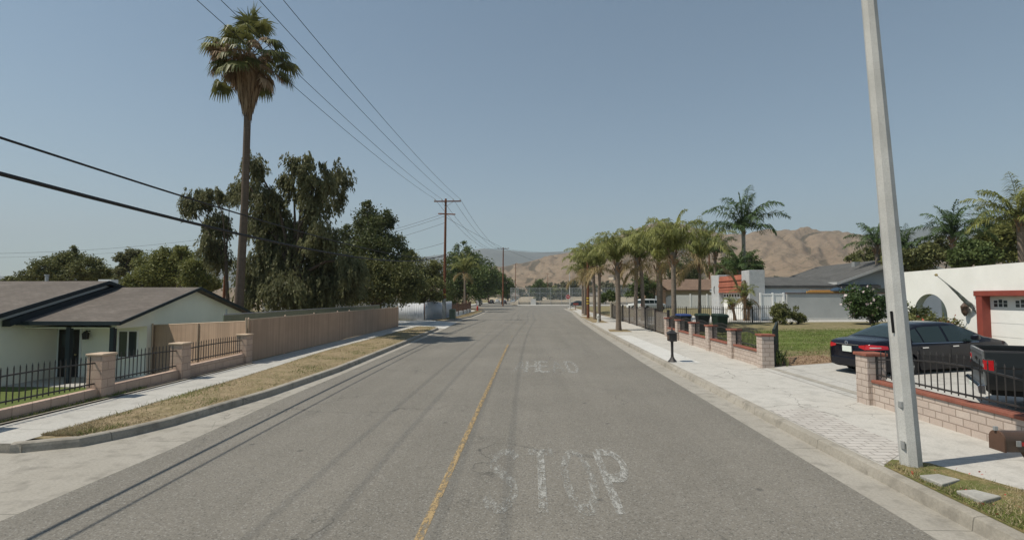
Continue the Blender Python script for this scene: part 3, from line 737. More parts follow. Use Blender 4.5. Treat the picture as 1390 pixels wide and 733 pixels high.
# higher block to the left
b = MB()
b.prism([(16.9, zf), (26.0, zf), (26.0, 1.85), (21.5, 3.02), (16.9, 1.74)], 0, -34, -18.6); hp(b, 'wall', 'mint_stucco')
b = MB(); b.prism([(16.9, 1.72), (26.0, 1.83), (21.5, 3.03)], 0, -18.62, -18.55); hp(b, 'gable_siding', 'siding_blue')
b = MB(); b.prism([(16.0, 1.63), (21.5, 3.18), (26.6, 1.80), (26.6, 1.70), (21.5, 3.08), (16.0, 1.53)], 0, -34.3, -18.32); hp(b, 'roof', 'shingle_brown')
b = MB()
for (ya, za, yb, zb) in ((16.0, 1.62, 21.5, 3.175), (21.5, 3.175, 26.6, 1.795)):
    b.hexa([(-18.315, ya, za-.14), (-18.28, ya, za-.14), (-18.28, yb, zb-.14), (-18.315, yb, zb-.14), (-18.315, ya, za+.02), (-18.28, ya, za+.02), (-18.28, yb, zb+.02), (-18.315, yb, zb+.02)])
hp(b, 'rake_board', 'teal_trim')
b = MB(); b.hexa([(-18.54, 17.3, 1.46), (-18.25, 17.3, 1.46), (-18.25, 22.0, 2.88), (-18.54, 22.0, 2.88), (-18.54, 17.3, 1.68), (-18.25, 17.3, 1.68), (-18.25, 22.0, 3.0), (-18.54, 22.0, 3.0)]); hp(b, 'flashing_board', 'teal_trim')
b = MB(); b.lathe([(.07, 2.7), (.07, 3.45), (.1, 3.46), (.1, 3.52)], 10, (-22.2, 22.6, 0)); hp(b, 'roof_vent', 'galvanised')
b = MB(); b.box(-19.5, -18.9, 22.3, 22.7, 2.9, 3.28); hp(b, 'roof_vent', 'white_paint')

# ---- right: white parapet house with an arch
ah = empty('arched_house', (17.7, 22, .5), 'white stucco house with sloping parapet, round arched opening and red framed garage', 'house')
f, adopt = P_(ah)
AX = 17.7; zb = .42
# street wall with the arch cut through and a raked buttress end: built as slices
def arch_slices(y0, y1, cy_, r_, zspring, ztop, x0, x1):
    b = MB(); n = 24
    ysl = [cy_ + r_*math.cos(math.pi*(1 - i/n)) for i in range(n+1)]
    for i in range(n):
        ya, yb = ysl[i], ysl[i+1]
        za = zspring + math.sqrt(max(0, r_*r_ - (ya-cy_)**2)); zb_ = zspring + math.sqrt(max(0, r_*r_ - (yb-cy_)**2))
        b.hexa([(x0, ya, za), (x1, ya, za), (x1, yb, zb_), (x0, yb, zb_), (x0, ya, ztop(ya)), (x1, ya, ztop(ya)), (x1, yb, ztop(yb)), (x0, yb, ztop(yb))])
    return b
zt = lambda y: 3.66 + (26 - y)*.012
b = arch_slices(0, 0, 23.55, .95, 1.68, zt, AX, AX + .32)
b.hexa([(AX, 24.5, zb), (AX+.32, 24.5, zb), (AX+.32, 26.3, zb), (AX, 26.3, zb), (AX, 24.5, zt(24.5)), (AX+.32, 24.5, zt(24.5)), (AX+.32, 25.6, zt(25.6)), (AX, 25.6, zt(25.6))])
b.box(AX, AX+.32, 21.15, 22.6, zb, zt(22.6)-.0); b.box(AX, AX+.32, 22.6, 24.5, zb, .82)
b.hexa([(AX, 15.2, 2.74), (AX+.32, 15.2, 2.74), (AX+.32, 21.15, 2.74), (AX, 21.15, 2.74), (AX, 15.2, zt(15.2)), (AX+.32, 15.2, zt(15.2)), (AX+.32, 21.15, zt(21.15)), (AX, 21.15, zt(21.15))])
b.box(AX, AX+.32, 10, 15.2, zb, zt(15)); b.box(AX+.32, 27.5, 10, 10.3, zb, 3.7)
f(b, 'street_wall', 'white_stucco')
b = MB(); b.box(AX+2.4, 27.5, 10.3, 26.0, zb, 3.3); b.box(AX+.32, AX+2.4, 10.3, 21.1, 2.9, 3.3); b.box(AX+.32, AX+2.4, 21.1, 21.3, zb, 3.3); b.box(AX+.32, AX+2.4, 21.3, 26, 3.0, 3.3); f(b, 'wall', 'white_stucco')
b = MB(); b.box(AX+2.3, AX+2.41, 21.9, 23.0, 1.15, 2.4); w_ = f(b, 'window', 'teal_trim'); c_ = MB(); c_.box(AX+2.28, AX+2.31, 22.0, 22.9, 1.25, 2.3); g_ = c_.build('pane', M['window_glass'], w_)
b = MB(); b.box(AX+2.2, AX+2.4, 21.8, 23.1, .5, 1.1); f(b, 'window_apron', 'red_trim')
b = MB(); b.box(AX-.06, AX+.30, 20.83, 21.10, zb, 2.53); b.box(AX-.06, AX+.30, 15.2, 15.45, zb, 2.53); b.box(AX-.08, AX+.30, 15.1, 21.18, 2.53, 2.735); f(b, 'garage_frame', 'red_trim', bevel=.01)
gd = garage(None, AX+.30, 15.45, 20.83, .45, 2.53, -1, rows=4, nwin=6, arched=True); adopt(gd)
b = MB(); hip = [(20.2, 10.3, 3.5), (30, 10.3, 3.5), (30, 22.6, 3.5), (20.2, 22.6, 3.5), (24.8, 14.5, 4.75), (25.4, 14.5, 4.75), (25.4, 18.6, 4.75), (24.8, 18.6, 4.75)]
b.v += hip
for q in ((0,1,5,4), (1,2,6,5), (2,3,7,6), (3,0,4,7), (4,5,6,7), (3,2,1,0)): b.f.append(q); b.m.append(0)
f(b, 'hip_roof', 'terracotta_far')
lt = MB(); lt.bar((AX, 21.5, 2.2), (AX-.16, 21.5, 2.28), .04); lt.lathe([(.03, 1.72), (.11, 1.86), (.14, 2.12), (.04, 2.26), (.02, 2.32)], 8, (AX-.17, 21.5, 0)); f(lt, 'wall_lantern', 'brown_metal')
# flag on the wall
fl = empty('wall_flag', (17.7, 21.2, 2.0), 'limp dark flag on a slanted pole on the white arched house wall', 'flag')
f, adopt = P_(fl)
tip = Vector((16.35, 21.35, 3.38)); foot = Vector((17.68, 21.2, 2.12))
f(MB().tube([foot, tip], .014, 8), 'flagpole', 'galvanised'); f(MB().lathe([(.01, -.05), (.05, -.03), (.06, .02), (.02, .06)], 10, tuple(tip)), 'finial', 'brass')
rows = []
for i in range(15):
    s_ = i/14; c_ = foot.lerp(tip, .06 + .78*s_); drop = .36*(1 - s_)**1.5 + .03; row = []
    for k in range(9):
        q = k/8; row.append((c_.x + (.06*math.sin(q*9 + s_*5) + .10*q)*(1 - s_), c_.y + .07*math.sin(q*11 + s_*7)*(1 - s_), c_.z - drop*q + .02))
    rows.append(row)
o = f(MB().grid(rows), 'cloth', 'flag_cloth', smooth=True); sm = o.modifiers.new('solid', 'SOLIDIFY'); sm.thickness = .012

# ---- white house with red mansard band
wr = empty('mansard_house', (18.5, 48, .55), 'white house with two tall pillars, red tile band and white garage door behind the fence', 'house')
f, adopt = P_(wr)
b = MB(); b.box(18.5, 19.82, 44.35, 45.95, .45, 4.78); f(b, 'pillar', 'rough_stucco', bevel=.03)
b = MB(); b.box(18.5, 19.6, 51.5, 53.6, .45, 4.66); f(b, 'pillar', 'rough_stucco', bevel=.03)
b = MB(); b.box(18.95, 19.3, 45.95, 51.5, .45, 4.2); b.box(19.3, 30, 46.2, 53.4, .45, 3.3); f(b, 'wall', 'white_stucco')
rows = [[(18.45, y, 2.9), (18.52, y, 3.44), (18.44, y, 3.45), (18.55, y, 3.97), (18.47, y, 3.98), (18.6, y, 4.47), (18.95, y, 4.5)] for y in (45.96, 51.49)]
f(MB().grid(rows).poly([(18.45, 45.96, 2.9), (18.45, 51.49, 2.9), (18.95, 51.49, 2.9), (18.95, 45.96, 2.9)]), 'mansard_band', 'tile_red')
adopt(garage(None, 18.94, 46.1, 51.3, .5, 2.85, -1, rows=5, nwin=8))
b = MB(); b.prism([(46, 3.3), (53.6, 3.3), (53.6, 3.5), (50, 4.4), (46, 3.5)], 0, 19.7, 30.5); f(b, 'roof', 'shingle_grey')
b = MB(); b.lathe([(.06, 3.1), (.22, 3.3), (.26, 3.6), (.16, 3.85), (.05, 3.95)], 10, (18.36, 45.1, 0)); b.bar((18.5, 45.1, 3.9), (18.3, 45.1, 3.9), .06); f(b, 'wall_lantern', 'brown_metal')
rows = [[(18.47, 52.5 + .3*math.sin(R(a)), 3.2 + .42*math.cos(R(a))), (18.42, 52.5 + .22*math.sin(R(a)), 3.2 + .36*math.cos(R(a)))] for a in range(30, 170, 10)]
o = f(MB().grid(rows), 'crescent_ornament', 'black_iron'); sm = o.modifiers.new('s', 'SOLIDIFY'); sm.thickness = .05

# ---- grey gabled house beyond the stucco wall
gh = empty('gabled_house', (27, 46, .6), 'blue-grey house with long dark grey roof behind the stucco yard wall', 'house')
f, adopt = P_(gh)
b = MB(); b.prism([(27.3, .5), (38.6, .5), (38.6, 3.82), (32.95, 5.82), (27.3, 3.82)], 1, 46.4, 59.6); f(b, 'wall', 'blue_grey')
b = MB(); b.prism([(26.75, 3.76), (32.95, 5.98), (39.2, 3.76), (39.2, 3.62), (32.95, 5.84), (26.75, 3.62)], 1, 45.9, 60.2); f(b, 'roof', 'shingle_grey')
b = MB(); b.box(26.68, 26.745, 45.85, 60.2, 3.58, 3.80)
for (xa, za, xb_, zb2) in ((26.75, 3.74, 32.95, 5.96), (32.95, 5.96, 39.2, 3.74)):
    b.hexa([(xa, 45.85, za-.2), (xb_, 45.85, zb2-.2), (xb_, 45.895, zb2-.2), (xa, 45.895, za-.2), (xa, 45.85, za+.02), (xb_, 45.85, zb2+.02), (xb_, 45.895, zb2+.02), (xa, 45.895, za+.02)])
f(b, 'fascia', 'grey_wall')
adopt(window(None, 'y', 28.7, 31.6, 2.3, 3.3, 46.4, -1, frame='grey_wall', mull=(30.15,)))
b = MB(); b.box(31.4, 31.9, 51, 51.5, 5.2, 5.9); f(b, 'roof_vent', 'galvanised')
# stucco yard wall and the lumber behind it
sw = empty('stucco_wall', (21.5, 44.2, .55), 'low grey stucco yard wall with brown cap beside the white gate', 'wall')
f, adopt = P_(sw)
b = MB(); b.box(21.45, 31, 44.0, 44.25, .4, 2.76); f(b, 'wall_face', 'grey_stucco'); b = MB(); b.box(21.43, 31, 43.94, 44.3, 2.763, 2.84); f(b, 'wall_cap', 'brown_wood'); b = MB(); b.box(21.4, 31, 43.9, 44.0, .4, .72); f(b, 'footing', 'concrete_pale')
lu = empty('lumber_stack', (25.5, 45, 2.75), 'orange timber and tarps stacked above the stucco wall', 'timber')
f, adopt = P_(lu)
for i in range(5):
    b = MB(); b.box(23.4 + .25*i, 28.4 - .2*(i % 3), 44.55 + .17*i, 44.70 + .17*i, 2.83 + .02*(i % 2), 2.98 + .05*(i % 3)); f(b, 'timber', 'lumber')
for i in range(3):
    b = MB(); b.lathe([(.55, 0), (.5, .12), (.25, .26), (.02, .30)], 8, (26.0 + .95*i, 44.75, 3.0)); f(b, 'tarp', 'blue_tarp')
b = MB(); b.box(24, 28, 44.5, 45.3, .5, 2.82); f(b, 'trestle', 'brown_wood')

# ---- brown house further up the street
bh = empty('brown_house', (21, 92, .6), 'tan brick house with brown shingle roof beyond the row of palms', 'house')
f, adopt = P_(bh)
b = MB(); b.box(23.6, 34, 92.6, 101, .5, 3.9); f(b, 'wall', 'beige_wall')
b = MB(); b.prism([(20.3, .5), (23.6, .5), (23.6, 3.9), (21.9, 5.3), (20.3, 3.9)], 1, 91.6, 101); f(b, 'gable_wall', 'tan_brick')
b = MB(); b.prism([(91.2, 3.75), (96, 5.75), (101.5, 3.75), (101.5, 3.6), (96, 5.6), (91.2, 3.6)], 0, 21.9, 34.5); f(b, 'roof', 'shingle_tan')
b = MB(); b.prism([(19.9, 3.72), (21.9, 5.45), (23.9, 3.72), (23.9, 3.58), (21.9, 5.3), (19.9, 3.58)], 1, 91.1, 99); f(b, 'porch_roof', 'shingle_tan')
b = MB(); b.box(20.9, 23.0, 91.5, 91.59, .6, 2.7); f(b, 'garage_door', 'white_paint')
b = MB(); b.prism([(23.9, .6), (25.6, .6), (25.6, 2.2)] + [(24.75 + .85*math.cos(R(a)), 2.2 + .5*math.sin(R(a))) for a in range(10, 180, 20)] + [(23.9, 2.2)], 1, 92.45, 92.59); f(b, 'front_door', 'white_paint')
b = MB(); b.lathe([(.35, 0), (.3, .08), (.05, .12)], 12, (31.5, 91.2, 3.6), axis='y'); f(b, 'satellite_dish', 'white_paint')

# ================================================================== FENCES
def pickets(b, p0, p1, zb0, zb1, top, step=.115, r=.016, rails=(.06, -.16), rise=0, spear=True):
    """iron railing between two ground points; top(t) is the picket top; rails measured from base (+) or top (-)"""
    p0, p1 = Vector((*p0, 0)), Vector((*p1, 0)); L = (p1-p0).length; n = max(2, int(L/step)); d = (p1-p0)/L
    for i in range(1, n):
        t = i/n; q = p0.lerp(p1, t); z0 = zb0 + (zb1-zb0)*t; z1 = top(t)
        b.box(q.x-r/2, q.x+r/2, q.y-r/2, q.y+r/2, z0, z1-.05)
        if spear: b.lathe([(.009, 0), (.017, .03), (.003, .085)], 4, (q.x, q.y, z1-.07))
    m = 12
    for rl in rails:
        for i in range(m):
            t0, t1 = i/m, (i+1)/m; a, c = p0.lerp(p1, t0), p0.lerp(p1, t1)
            za = (zb0+(zb1-zb0)*t0 + rl) if rl > 0 else top(t0) + rl; zc = (zb0+(zb1-zb0)*t1 + rl) if rl > 0 else top(t1) + rl
            b.bar((a.x, a.y, za), (c.x, c.y, zc), .028, .03)
    return b
# ---- left: tan block wall with iron railings
lf = empty('railing_wall', (-10.1, 11.7, .13), 'low tan block wall with capped pillars and black iron railings before the ranch house', 'wall')
f, adopt = P_(lf)
LP = [(-9.95, 5.3), (-10.06, 8.6), (-10.11, 11.75), (-10.14, 14.5), (-10.22, 17.95)]
for x, y in LP:
    b = MB(); b.box(x-.19, x+.19, y-.19, y+.19, .0, 1.13); pi_ = f(b, 'pillar', 'block_tan', bevel=.012)
    c_ = MB(); c_.box(x-.215, x+.215, y-.215, y+.215, 1.132, 1.185); o = c_.build('pillar_cap', M['tan_metal'], pi_, bevel=.015)
for (x0, y0), (x1, y1) in zip(LP, LP[1:]):
    d = Vector((x1-x0, y1-y0)).normalized()*.19; a, c_ = (x0+d.x, y0+d.y), (x1-d.x, y1-d.y); zt_ = .38 if y0 < 10 else .42 if y0 < 14 else .50
    b = MB(); b.hexa([(a[0]-.1, a[1], -.7), (a[0]+.1, a[1], -.7), (c_[0]+.1, c_[1], -.7), (c_[0]-.1, c_[1], -.7), (a[0]-.1, a[1], zt_-.02), (a[0]+.1, a[1], zt_-.02), (c_[0]+.1, c_[1], zt_), (c_[0]-.1, c_[1], zt_)])
    f(b, 'low_wall', 'block_tan')
    f(pickets(MB(), a, c_, zt_+.06, zt_+.06, lambda t: 1.13 + .03*math.sin(math.pi*t), .125), 'railing', 'black_iron')
# ---- tan slatted fence: return to the house and the long run along the pavement
tf = empty('slatted_fence', (-10.4, 29, .13), 'long tan slatted privacy fence along the left pavement', 'fence')
f, adopt = P_(tf)
def slats(a, c_, za0, za1, zc0, zc1, th=.04):
    d = Vector((c_[0]-a[0], c_[1]-a[1])).normalized(); nx_, ny_ = d.y*th/2, -d.x*th/2
    return MB().hexa([(a[0]-nx_, a[1]-ny_, za0), (a[0]+nx_, a[1]+ny_, za0), (c_[0]+nx_, c_[1]+ny_, zc0), (c_[0]-nx_, c_[1]-ny_, zc0), (a[0]-nx_, a[1]-ny_, za1), (a[0]+nx_, a[1]+ny_, za1), (c_[0]+nx_, c_[1]+ny_, zc1), (c_[0]-nx_, c_[1]-ny_, zc1)])
FP = [(-10.26, 18.35), (-10.30, 21.2), (-10.36, 24.2), (-10.41, 27.3), (-10.45, 29.2), (-10.54, 34), (-10.62, 38), (-10.68, 40.7)]
for k, (a, c_) in enumerate(zip(FP, FP[1:])):
    f(slats(a, c_, .17, 1.64, .17, 1.66, .05 if k % 2 else .044), 'slat_panel', 'tan_slats')
for x, y in FP:
    b = MB(); b.lathe([(.032, 0), (.032, 1.54), (.042, 1.55), (.03, 1.6), (.005, 1.62)], 8, (x-.06, y, .13)); f(b, 'post', 'tan_metal')
b = MB(); b.tube([(x+.0, y, 1.68) for x, y in FP], .022, 6); f(b, 'top_rail', 'tan_metal')
tg = empty('slatted_gate', (-12.6, 19.2, -.5), 'tan slatted mesh gate between the ranch house and the railing wall', 'gate')
f, adopt = P_(tg)
f(slats((-10.35, 18.2), (-14.98, 19.85), .0, 1.60, -.62, 1.36), 'slat_panel', 'tan_slats')
b = MB(); b.tube([(-10.35, 18.2, 1.62), (-14.98, 19.85, 1.38)], .022, 6); f(b, 'top_rail', 'tan_metal')
for x, y, z0, z1 in ((-10.33, 18.25, .1, 1.75), (-12.6, 19.0, -.5, 1.5), (-14.95, 19.78, -.62, 1.45)):
    b = MB(); b.lathe([(.03, z0), (.03, z1)], 8, (x, y-.05, 0)); f(b, 'post', 'tan_metal')
# dark screen fence behind it
df = empty('screen_fence', (-12.2, 30, -.4), 'dark green screen fence showing above the tan slatted fence', 'fence')
f, adopt = P_(df)
f(slats((-11.6, 18.9), (-12.3, 41), -.5, 1.80, .0, 1.82), 'screen', 'cabinet_green')
b = MB(); b.tube([(-11.6, 18.9, 1.83), (-12.3, 41, 1.85)], .025, 6); f(b, 'top_rail', 'galvanised')
# ---- pale corrugated fence round the corner lot
cf = empty('corrugated_fence', (-11, 51.5, .1), 'pale blue-grey corrugated metal fence beside the wooden utility pole', 'fence')
f, adopt = P_(cf)
def corrugate(pts, z0, z1, amp=.018, step=.06):
    rows = []; s_ = 0
    P = []
    for a, c_ in zip(pts, pts[1:]):
        a, c_ = Vector(a), Vector(c_); L = (c_-a).length; d = (c_-a)/L; n_ = Vector((d.y, -d.x)); k = int(L/step)
        for i in range(k):
            q = a + d*(i*step) + n_*amp*math.sin(s_*2*math.pi/.24); P.append((q.x, q.y)); s_ += step
    return MB().grid([[(x, y, z0) for x, y in P], [(x, y, z1 + .03*math.sin(i*.05)) for i, (x, y) in enumerate(P)]])
o = f(corrugate([(-13.6, 51.6), (-10.75, 51.1)], .1, 1.83), 'metal_sheet', 'corrugated', smooth=True); o.modifiers.new('s', 'SOLIDIFY').thickness = .012
o = f(corrugate([(-10.72, 51.1), (-10.0, 56.5), (-9.7, 62)], .1, 1.95), 'metal_sheet', 'corrugated', smooth=True); o.modifiers.new('s', 'SOLIDIFY').thickness = .012
for x, y in ((-13.6, 51.72), (-12.2, 51.5), (-10.85, 51.3), (-10.4, 54.5), (-9.9, 58.5)): f(MB().box(x-.05, x+.05, y, y+.1, .1, 1.75), 'post', 'wood_pole')
cw = empty('lattice_wall', (-9.5, 70, .1), 'white corner wall with brown iron panels between posts', 'wall')
f, adopt = P_(cw)
WP = [(-9.75, 62.1), (-9.6, 66), (-9.5, 70), (-9.5, 74), (-9.6, 78), (-9.9, 82)]
for (x0, y0), (x1, y1) in zip(WP, WP[1:]):
    f(slats((x0, y0), (x1, y1), .1, .62, .1, .62, .18), 'low_wall', 'off_white')
    f(pickets(MB(), (x0, y0+.15), (x1, y1-.15), .64, .64, lambda t: 1.62, .14, .03, spear=False), 'railing', 'brown_wood')
for x, y in WP: f(MB().box(x-.14, x+.14, y-.14, y+.14, .1, 1.75), 'pillar', 'brown_wood', bevel=.02)

# ---- right: pale block wall with red brick caps and iron railings, near run and far run
def red_cap_wall(root, PTS, arch, step=.115):
    f, adopt = P_(root)
    for x, y in PTS:
        b = MB(); b.box(x-.20, x+.20, y-.20, y+.20, .1, 1.20); pi_ = f(b, 'pillar', 'block_pink', bevel=.01)
        c_ = MB(); c_.box(x-.235, x+.235, y-.235, y+.235, 1.203, 1.27); c_.build('pillar_cap', M['brick_cap'], pi_, bevel=.012)
    for (x0, y0), (x1, y1) in zip(PTS, PTS[1:]):
        d = Vector((x1-x0, y1-y0)).normalized()*.20; a, c_ = (x0+d.x, y0+d.y), (x1-d.x, y1-d.y)
        b = slats(a, c_, .1, .635, .1, .635, .19); w_ = f(b, 'low_wall', 'block_pink')
        slats(a, c_, .637, .70, .637, .70, .26).build('coping', M['brick_cap'], w_, bevel=.012)
        r_ = pickets(MB(), a, c_, .76, .76, arch, step, .014, rails=(.05, -.17)); b = r_
        for e in (a, c_): b.box(e[0]-.022, e[0]+.022, e[1]-.022, e[1]+.022, .70, 1.22)
        f(b, 'railing', 'black_iron')
nw = empty('brick_capped_wall', (7.5, 9.7, .15), 'pale block wall with red brick caps and iron railing on the near side of the driveway', 'wall')
red_cap_wall(nw, [(7.50, 11.75), (7.52, 7.25), (7.5, 3.2)], lambda t: 1.30 + .17*math.sin(math.pi*t), .15)
fw_ = empty('brick_capped_wall', (7.8, 24, .15), 'pale block wall with six red capped pillars and iron railings past the driveway', 'wall')
red_cap_wall(fw_, [(7.75, 17.45), (7.79, 20.16), (7.86, 22.9), (7.93, 25.5), (8.03, 28.3), (8.14, 31.0)], lambda t: 1.30 + .13*math.sin(math.pi*t))
# planting behind that wall comes with the vegetation
# ---- black gate leaf standing open at the wall's end
gl = empty('driveway_gate', (8.0, 17.5, .2), 'narrow black iron gate leaf swung open behind the last red capped pillar', 'gate')
f, adopt = P_(gl)
a, c_ = (8.08, 17.55), (8.75, 18.75)
b = MB()
b.bar((a[0], a[1], .18), (a[0], a[1], 1.42), .07); b.bar((c_[0], c_[1], .2), (c_[0], c_[1], 1.60), .07); b.bar((a[0], a[1], .32), (c_[0], c_[1], .32), .05); b.bar((a[0], a[1], 1.40), (c_[0], c_[1], 1.58), .05)
f(b, 'gate_frame', 'green_iron')
f(pickets(MB(), a, c_, .32, .32, lambda t: 1.40 + .18*t, .13, rails=(.5,), spear=False), 'bars', 'green_iron')
f(MB().box(8.02, 8.14, 17.42, 17.5, .75, .95), 'latch', 'black_iron')
# ---- iron fence across the lot, white vinyl gate, vinyl fence
yf = empty('iron_fence', (16.5, 39.5, .5), 'tall black iron picket fence crossing the lawn before the white garage', 'fence')
f, adopt = P_(yf)
YP = [(9.0, 40.4), (11.9, 40.1), (14.6, 39.8), (16.7, 39.6), (18.6, 39.4)]
for (x0, y0), (x1, y1) in zip(YP, YP[1:]): f(pickets(MB(), (x0, y0), (x1, y1), .42, .48, lambda t: 1.72 + .12*math.sin(math.pi*t), .14, .022, rails=(.14, -.2)), 'railing', 'black_iron')
for x, y in YP: f(MB().box(x-.04, x+.04, y-.04, y+.04, .3, 1.75), 'post', 'black_iron')
vg = empty('vinyl_gate', (20.4, 44.3, .55), 'white vinyl double gate between the rough stucco pillar and grey wall', 'gate')
f, adopt = P_(vg)
for x0, x1 in ((19.42, 20.34), (20.42, 21.2)): f(MB().box(x0, x1, 44.22, 44.27, .72, 2.66), 'gate_leaf', 'vinyl')
for x in (19.36, 20.38, 21.27): f(MB().box(x-.07, x+.07, 44.16, 44.3, .5, 2.84), 'post', 'white_paint', bevel=.01)
for z0, z1 in ((2.663, 2.78), (.6, .717)): f(MB().box(19.44, 21.19, 44.19, 44.31, z0, z1), 'rail', 'white_paint')
vf = empty('vinyl_fence', (27, 90, .6), 'pale grey vinyl panel fence beside the brown house', 'fence')
f, adopt = P_(vf)
VP = [(24.2, 88.5), (27.0, 88.5), (29.8, 88.5), (32.6, 88.5)]
for (x0, y0), (x1, y1) in zip(VP, VP[1:]): f(MB().box(x0+.07, x1-.07, y0-.04, y0+.04, .6, 2.8), 'panel', 'off_white')
for x, y in VP: f(MB().box(x-.09, x+.09, y-.09, y+.09, .5, 3.0), 'post', 'white_paint')
# ---- long rusty mesh gates along the pavement
mg = empty('mesh_fence', (8.4, 44, .15), 'rusty steel mesh fence and arched gates along the right pavement behind the palms', 'fence')
f, adopt = P_(mg)
GP = [(8.22, 31.3), (8.33, 35), (8.45, 38.6), (8.55, 42.2), (8.66, 46), (8.78, 50), (8.9, 54), (9.0, 57.5)]
for k, ((x0, y0), (x1, y1)) in enumerate(zip(GP, GP[1:])):
    n = 14; hgt = lambda t: 1.52 + (.22*math.sin(math.pi*t) if k in (1, 2) else 0)
    rows = [[(x0+(x1-x0)*i/n, y0+(y1-y0)*i/n, .22) for i in range(n+1)], [(x0+(x1-x0)*i/n, y0+(y1-y0)*i/n, hgt(i/n)) for i in range(n+1)]]
    f(MB().grid(rows), 'mesh_panel', 'rusty_mesh')
    b = MB(); b.tube([(x0+(x1-x0)*i/n, y0+(y1-y0)*i/n, hgt(i/n)) for i in range(n+1)], .025, 6); b.bar((x0, y0, .24), (x1, y1, .24), .04)
    for i in range(1, 9): t_ = i/9; b.bar((x0+(x1-x0)*t_, y0+(y1-y0)*t_, .24), (x0+(x1-x0)*t_, y0+(y1-y0)*t_, hgt(t_)), .022)
    f(b, 'gate_frame', 'brown_metal')
for x, y in GP: f(MB().box(x-.07, x+.07, y-.07, y+.07, .1, 1.72), 'post', 'black_iron')
f(MB().box(8.8, 9.35, 57.7, 58.25, .1, 1.9), 'end_pillar', 'beige_wall', bevel=.02)

# ---- school yard chain-link
sf = empty('school_fence', (5, 153, .1), 'tall chain-link fence with low wall at the end of the street', 'fence')
f, adopt = P_(sf)
SP = [(-6.6, 158)] + [(-4.0 + 3.2*i, 153.6) for i in range(14)]
for k, ((x0, y0), (x1, y1)) in enumerate(zip(SP, SP[1:])):
    f(MB().poly([(x0, y0, .9), (x1, y1, .9), (x1, y1, 5.2), (x0, y0, 5.2)]), 'mesh_panel', 'chain_link')
    f(slats((x0, y0), (x1, y1), .1, .95, .1, .95, .2), 'low_wall', 'kerb_concrete')
for x, y in SP: f(MB().lathe([(.05, .1), (.05, 5.3)], 6, (x, y-.16, 0)), 'post', 'galvanised')
for z in (5.2, 3.55): f(MB().tube([(x, y-.16, z) for x, y in SP], .035, 5), 'rail', 'galvanised')
f(MB().box(-.4, 1.2, 152.9, 153.35, .1, 1.9), 'concrete_pier', 'concrete_pale')

# ================================================================== POLES, WIRES
def upole(loc, H_, label, arms, trans=False, r=.16):
    u = empty('utility_pole', loc, label, 'utility pole'); f, adopt = P_(u)
    x, y, z = loc
    f(MB().tube([(x, y, z-.3), (x+.03, y, z+H_*.5), (x+.08, y, z+H_)], [r, r*.85, r*.68], 12), 'pole', 'wood_pole', smooth=True)
    ends = []
    for zz, half, offx in arms:
        b = MB(); b.box(x+offx-half, x+offx+half, y-.2, y-.09, zz-.06, zz+.06); a_ = f(b, 'crossarm', 'wood_pole')
        b = MB(); b.bar((x+offx-half*.45, y-.15, zz-.03), (x+.06, y-.15, zz-.62), .035); b.bar((x+offx+half*.45, y-.15, zz-.03), (x+.06, y-.15, zz-.62), .035); b.build('brace', M['galvanised'], a_)
        for q in (-.94, -.42, .42, .94):
            i_ = MB().lathe([(.02, .06), (.02, .12), (.055, .13), (.04, .19), (.05, .2), (.02, .26)], 8, (x+offx+half*q, y-.145, zz)); i_.build('insulator', M['insulator'], a_)
            ends.append((x+offx+half*q, y-.145, zz+.25))
    return u, f, ends
u1, f, e1 = upole((-9.16, 53.4, .15), 12.7, 'tall brown wooden utility pole beside the corrugated fence, with crossarm', [(12.55, 1.42, .28), ])
b = MB(); b.bar((-9.95, 53.9, 11.35), (-8.0, 52.9, 11.1), .1, .12); f(b, 'crossarm', 'wood_pole')
b = MB(); b.box(-9.34, -8.98, 53.16, 53.2, .2, 2.3); f(b, 'pole_guard', 'galvanised')
b = MB(); b.tube([(-9.34, 53.42, .2), (-9.32, 53.42, 3.0)], .05, 6); f(b, 'conduit', 'galvanised')
for zz in (1.5, 2.0): f(MB().lathe([(.175, 0), (.175, .12)], 12, (-9.16, 53.4, zz+.7)), 'marker_band', 'yellow_paint' if zz > 1.7 else 'galvanised')
u2, f, e2 = upole((-7.6, 134.5, .1), 15.4, 'distant wooden utility pole standing at the far crossing corner', [(15.2, 1.5, .1)], r=.2)
f(MB().lathe([(.05, 0), (.05, 1.9)], 8, (-7.35, 134.3, .3)), 'pole_guard', 'galvanised')
u3, f, e3 = upole((34.5, 101, .5), 13.2, 'brown utility pole rising behind the houses against the dry hills', [(13.3, 1.6, 0)], r=.17)
for (x, y, H_, lb) in ((-6.3, 196, 15, 'slim utility pole with lamp bracket beyond the school fence corner'), (8, 260, 14, 'thin utility pole far out across the school field'), (-13.8, 108, 11.5, 'reddish utility pole between the street trees on the left')):
    upole((x, y, .2), H_, lb, [(H_-.1, 1.0, 0)], r=.15)
lp = at(303.5, 404, 37); upole((lp.x, 37, -.3), lp.z + 3.0, 'short reddish pole behind the ranch house roof', [(lp.z + 2.4, .6, 0)], r=.12)
sp_ = empty('utility_pole', (6.2, 57.0, .15), 'brown wooden pole with yellow marker among the kerbside palms', 'utility pole'); f, adopt = P_(sp_)
f(MB().tube([(6.2, 57, 0), (6.22, 57, 7.4)], [.16, .12], 10), 'pole', 'wood_pole', smooth=True)
for zz in (1.7, 2.0, 2.3): f(MB().lathe([(.168, 0), (.168, .13)], 10, (6.2, 57, zz)), 'marker_band', 'yellow_paint')

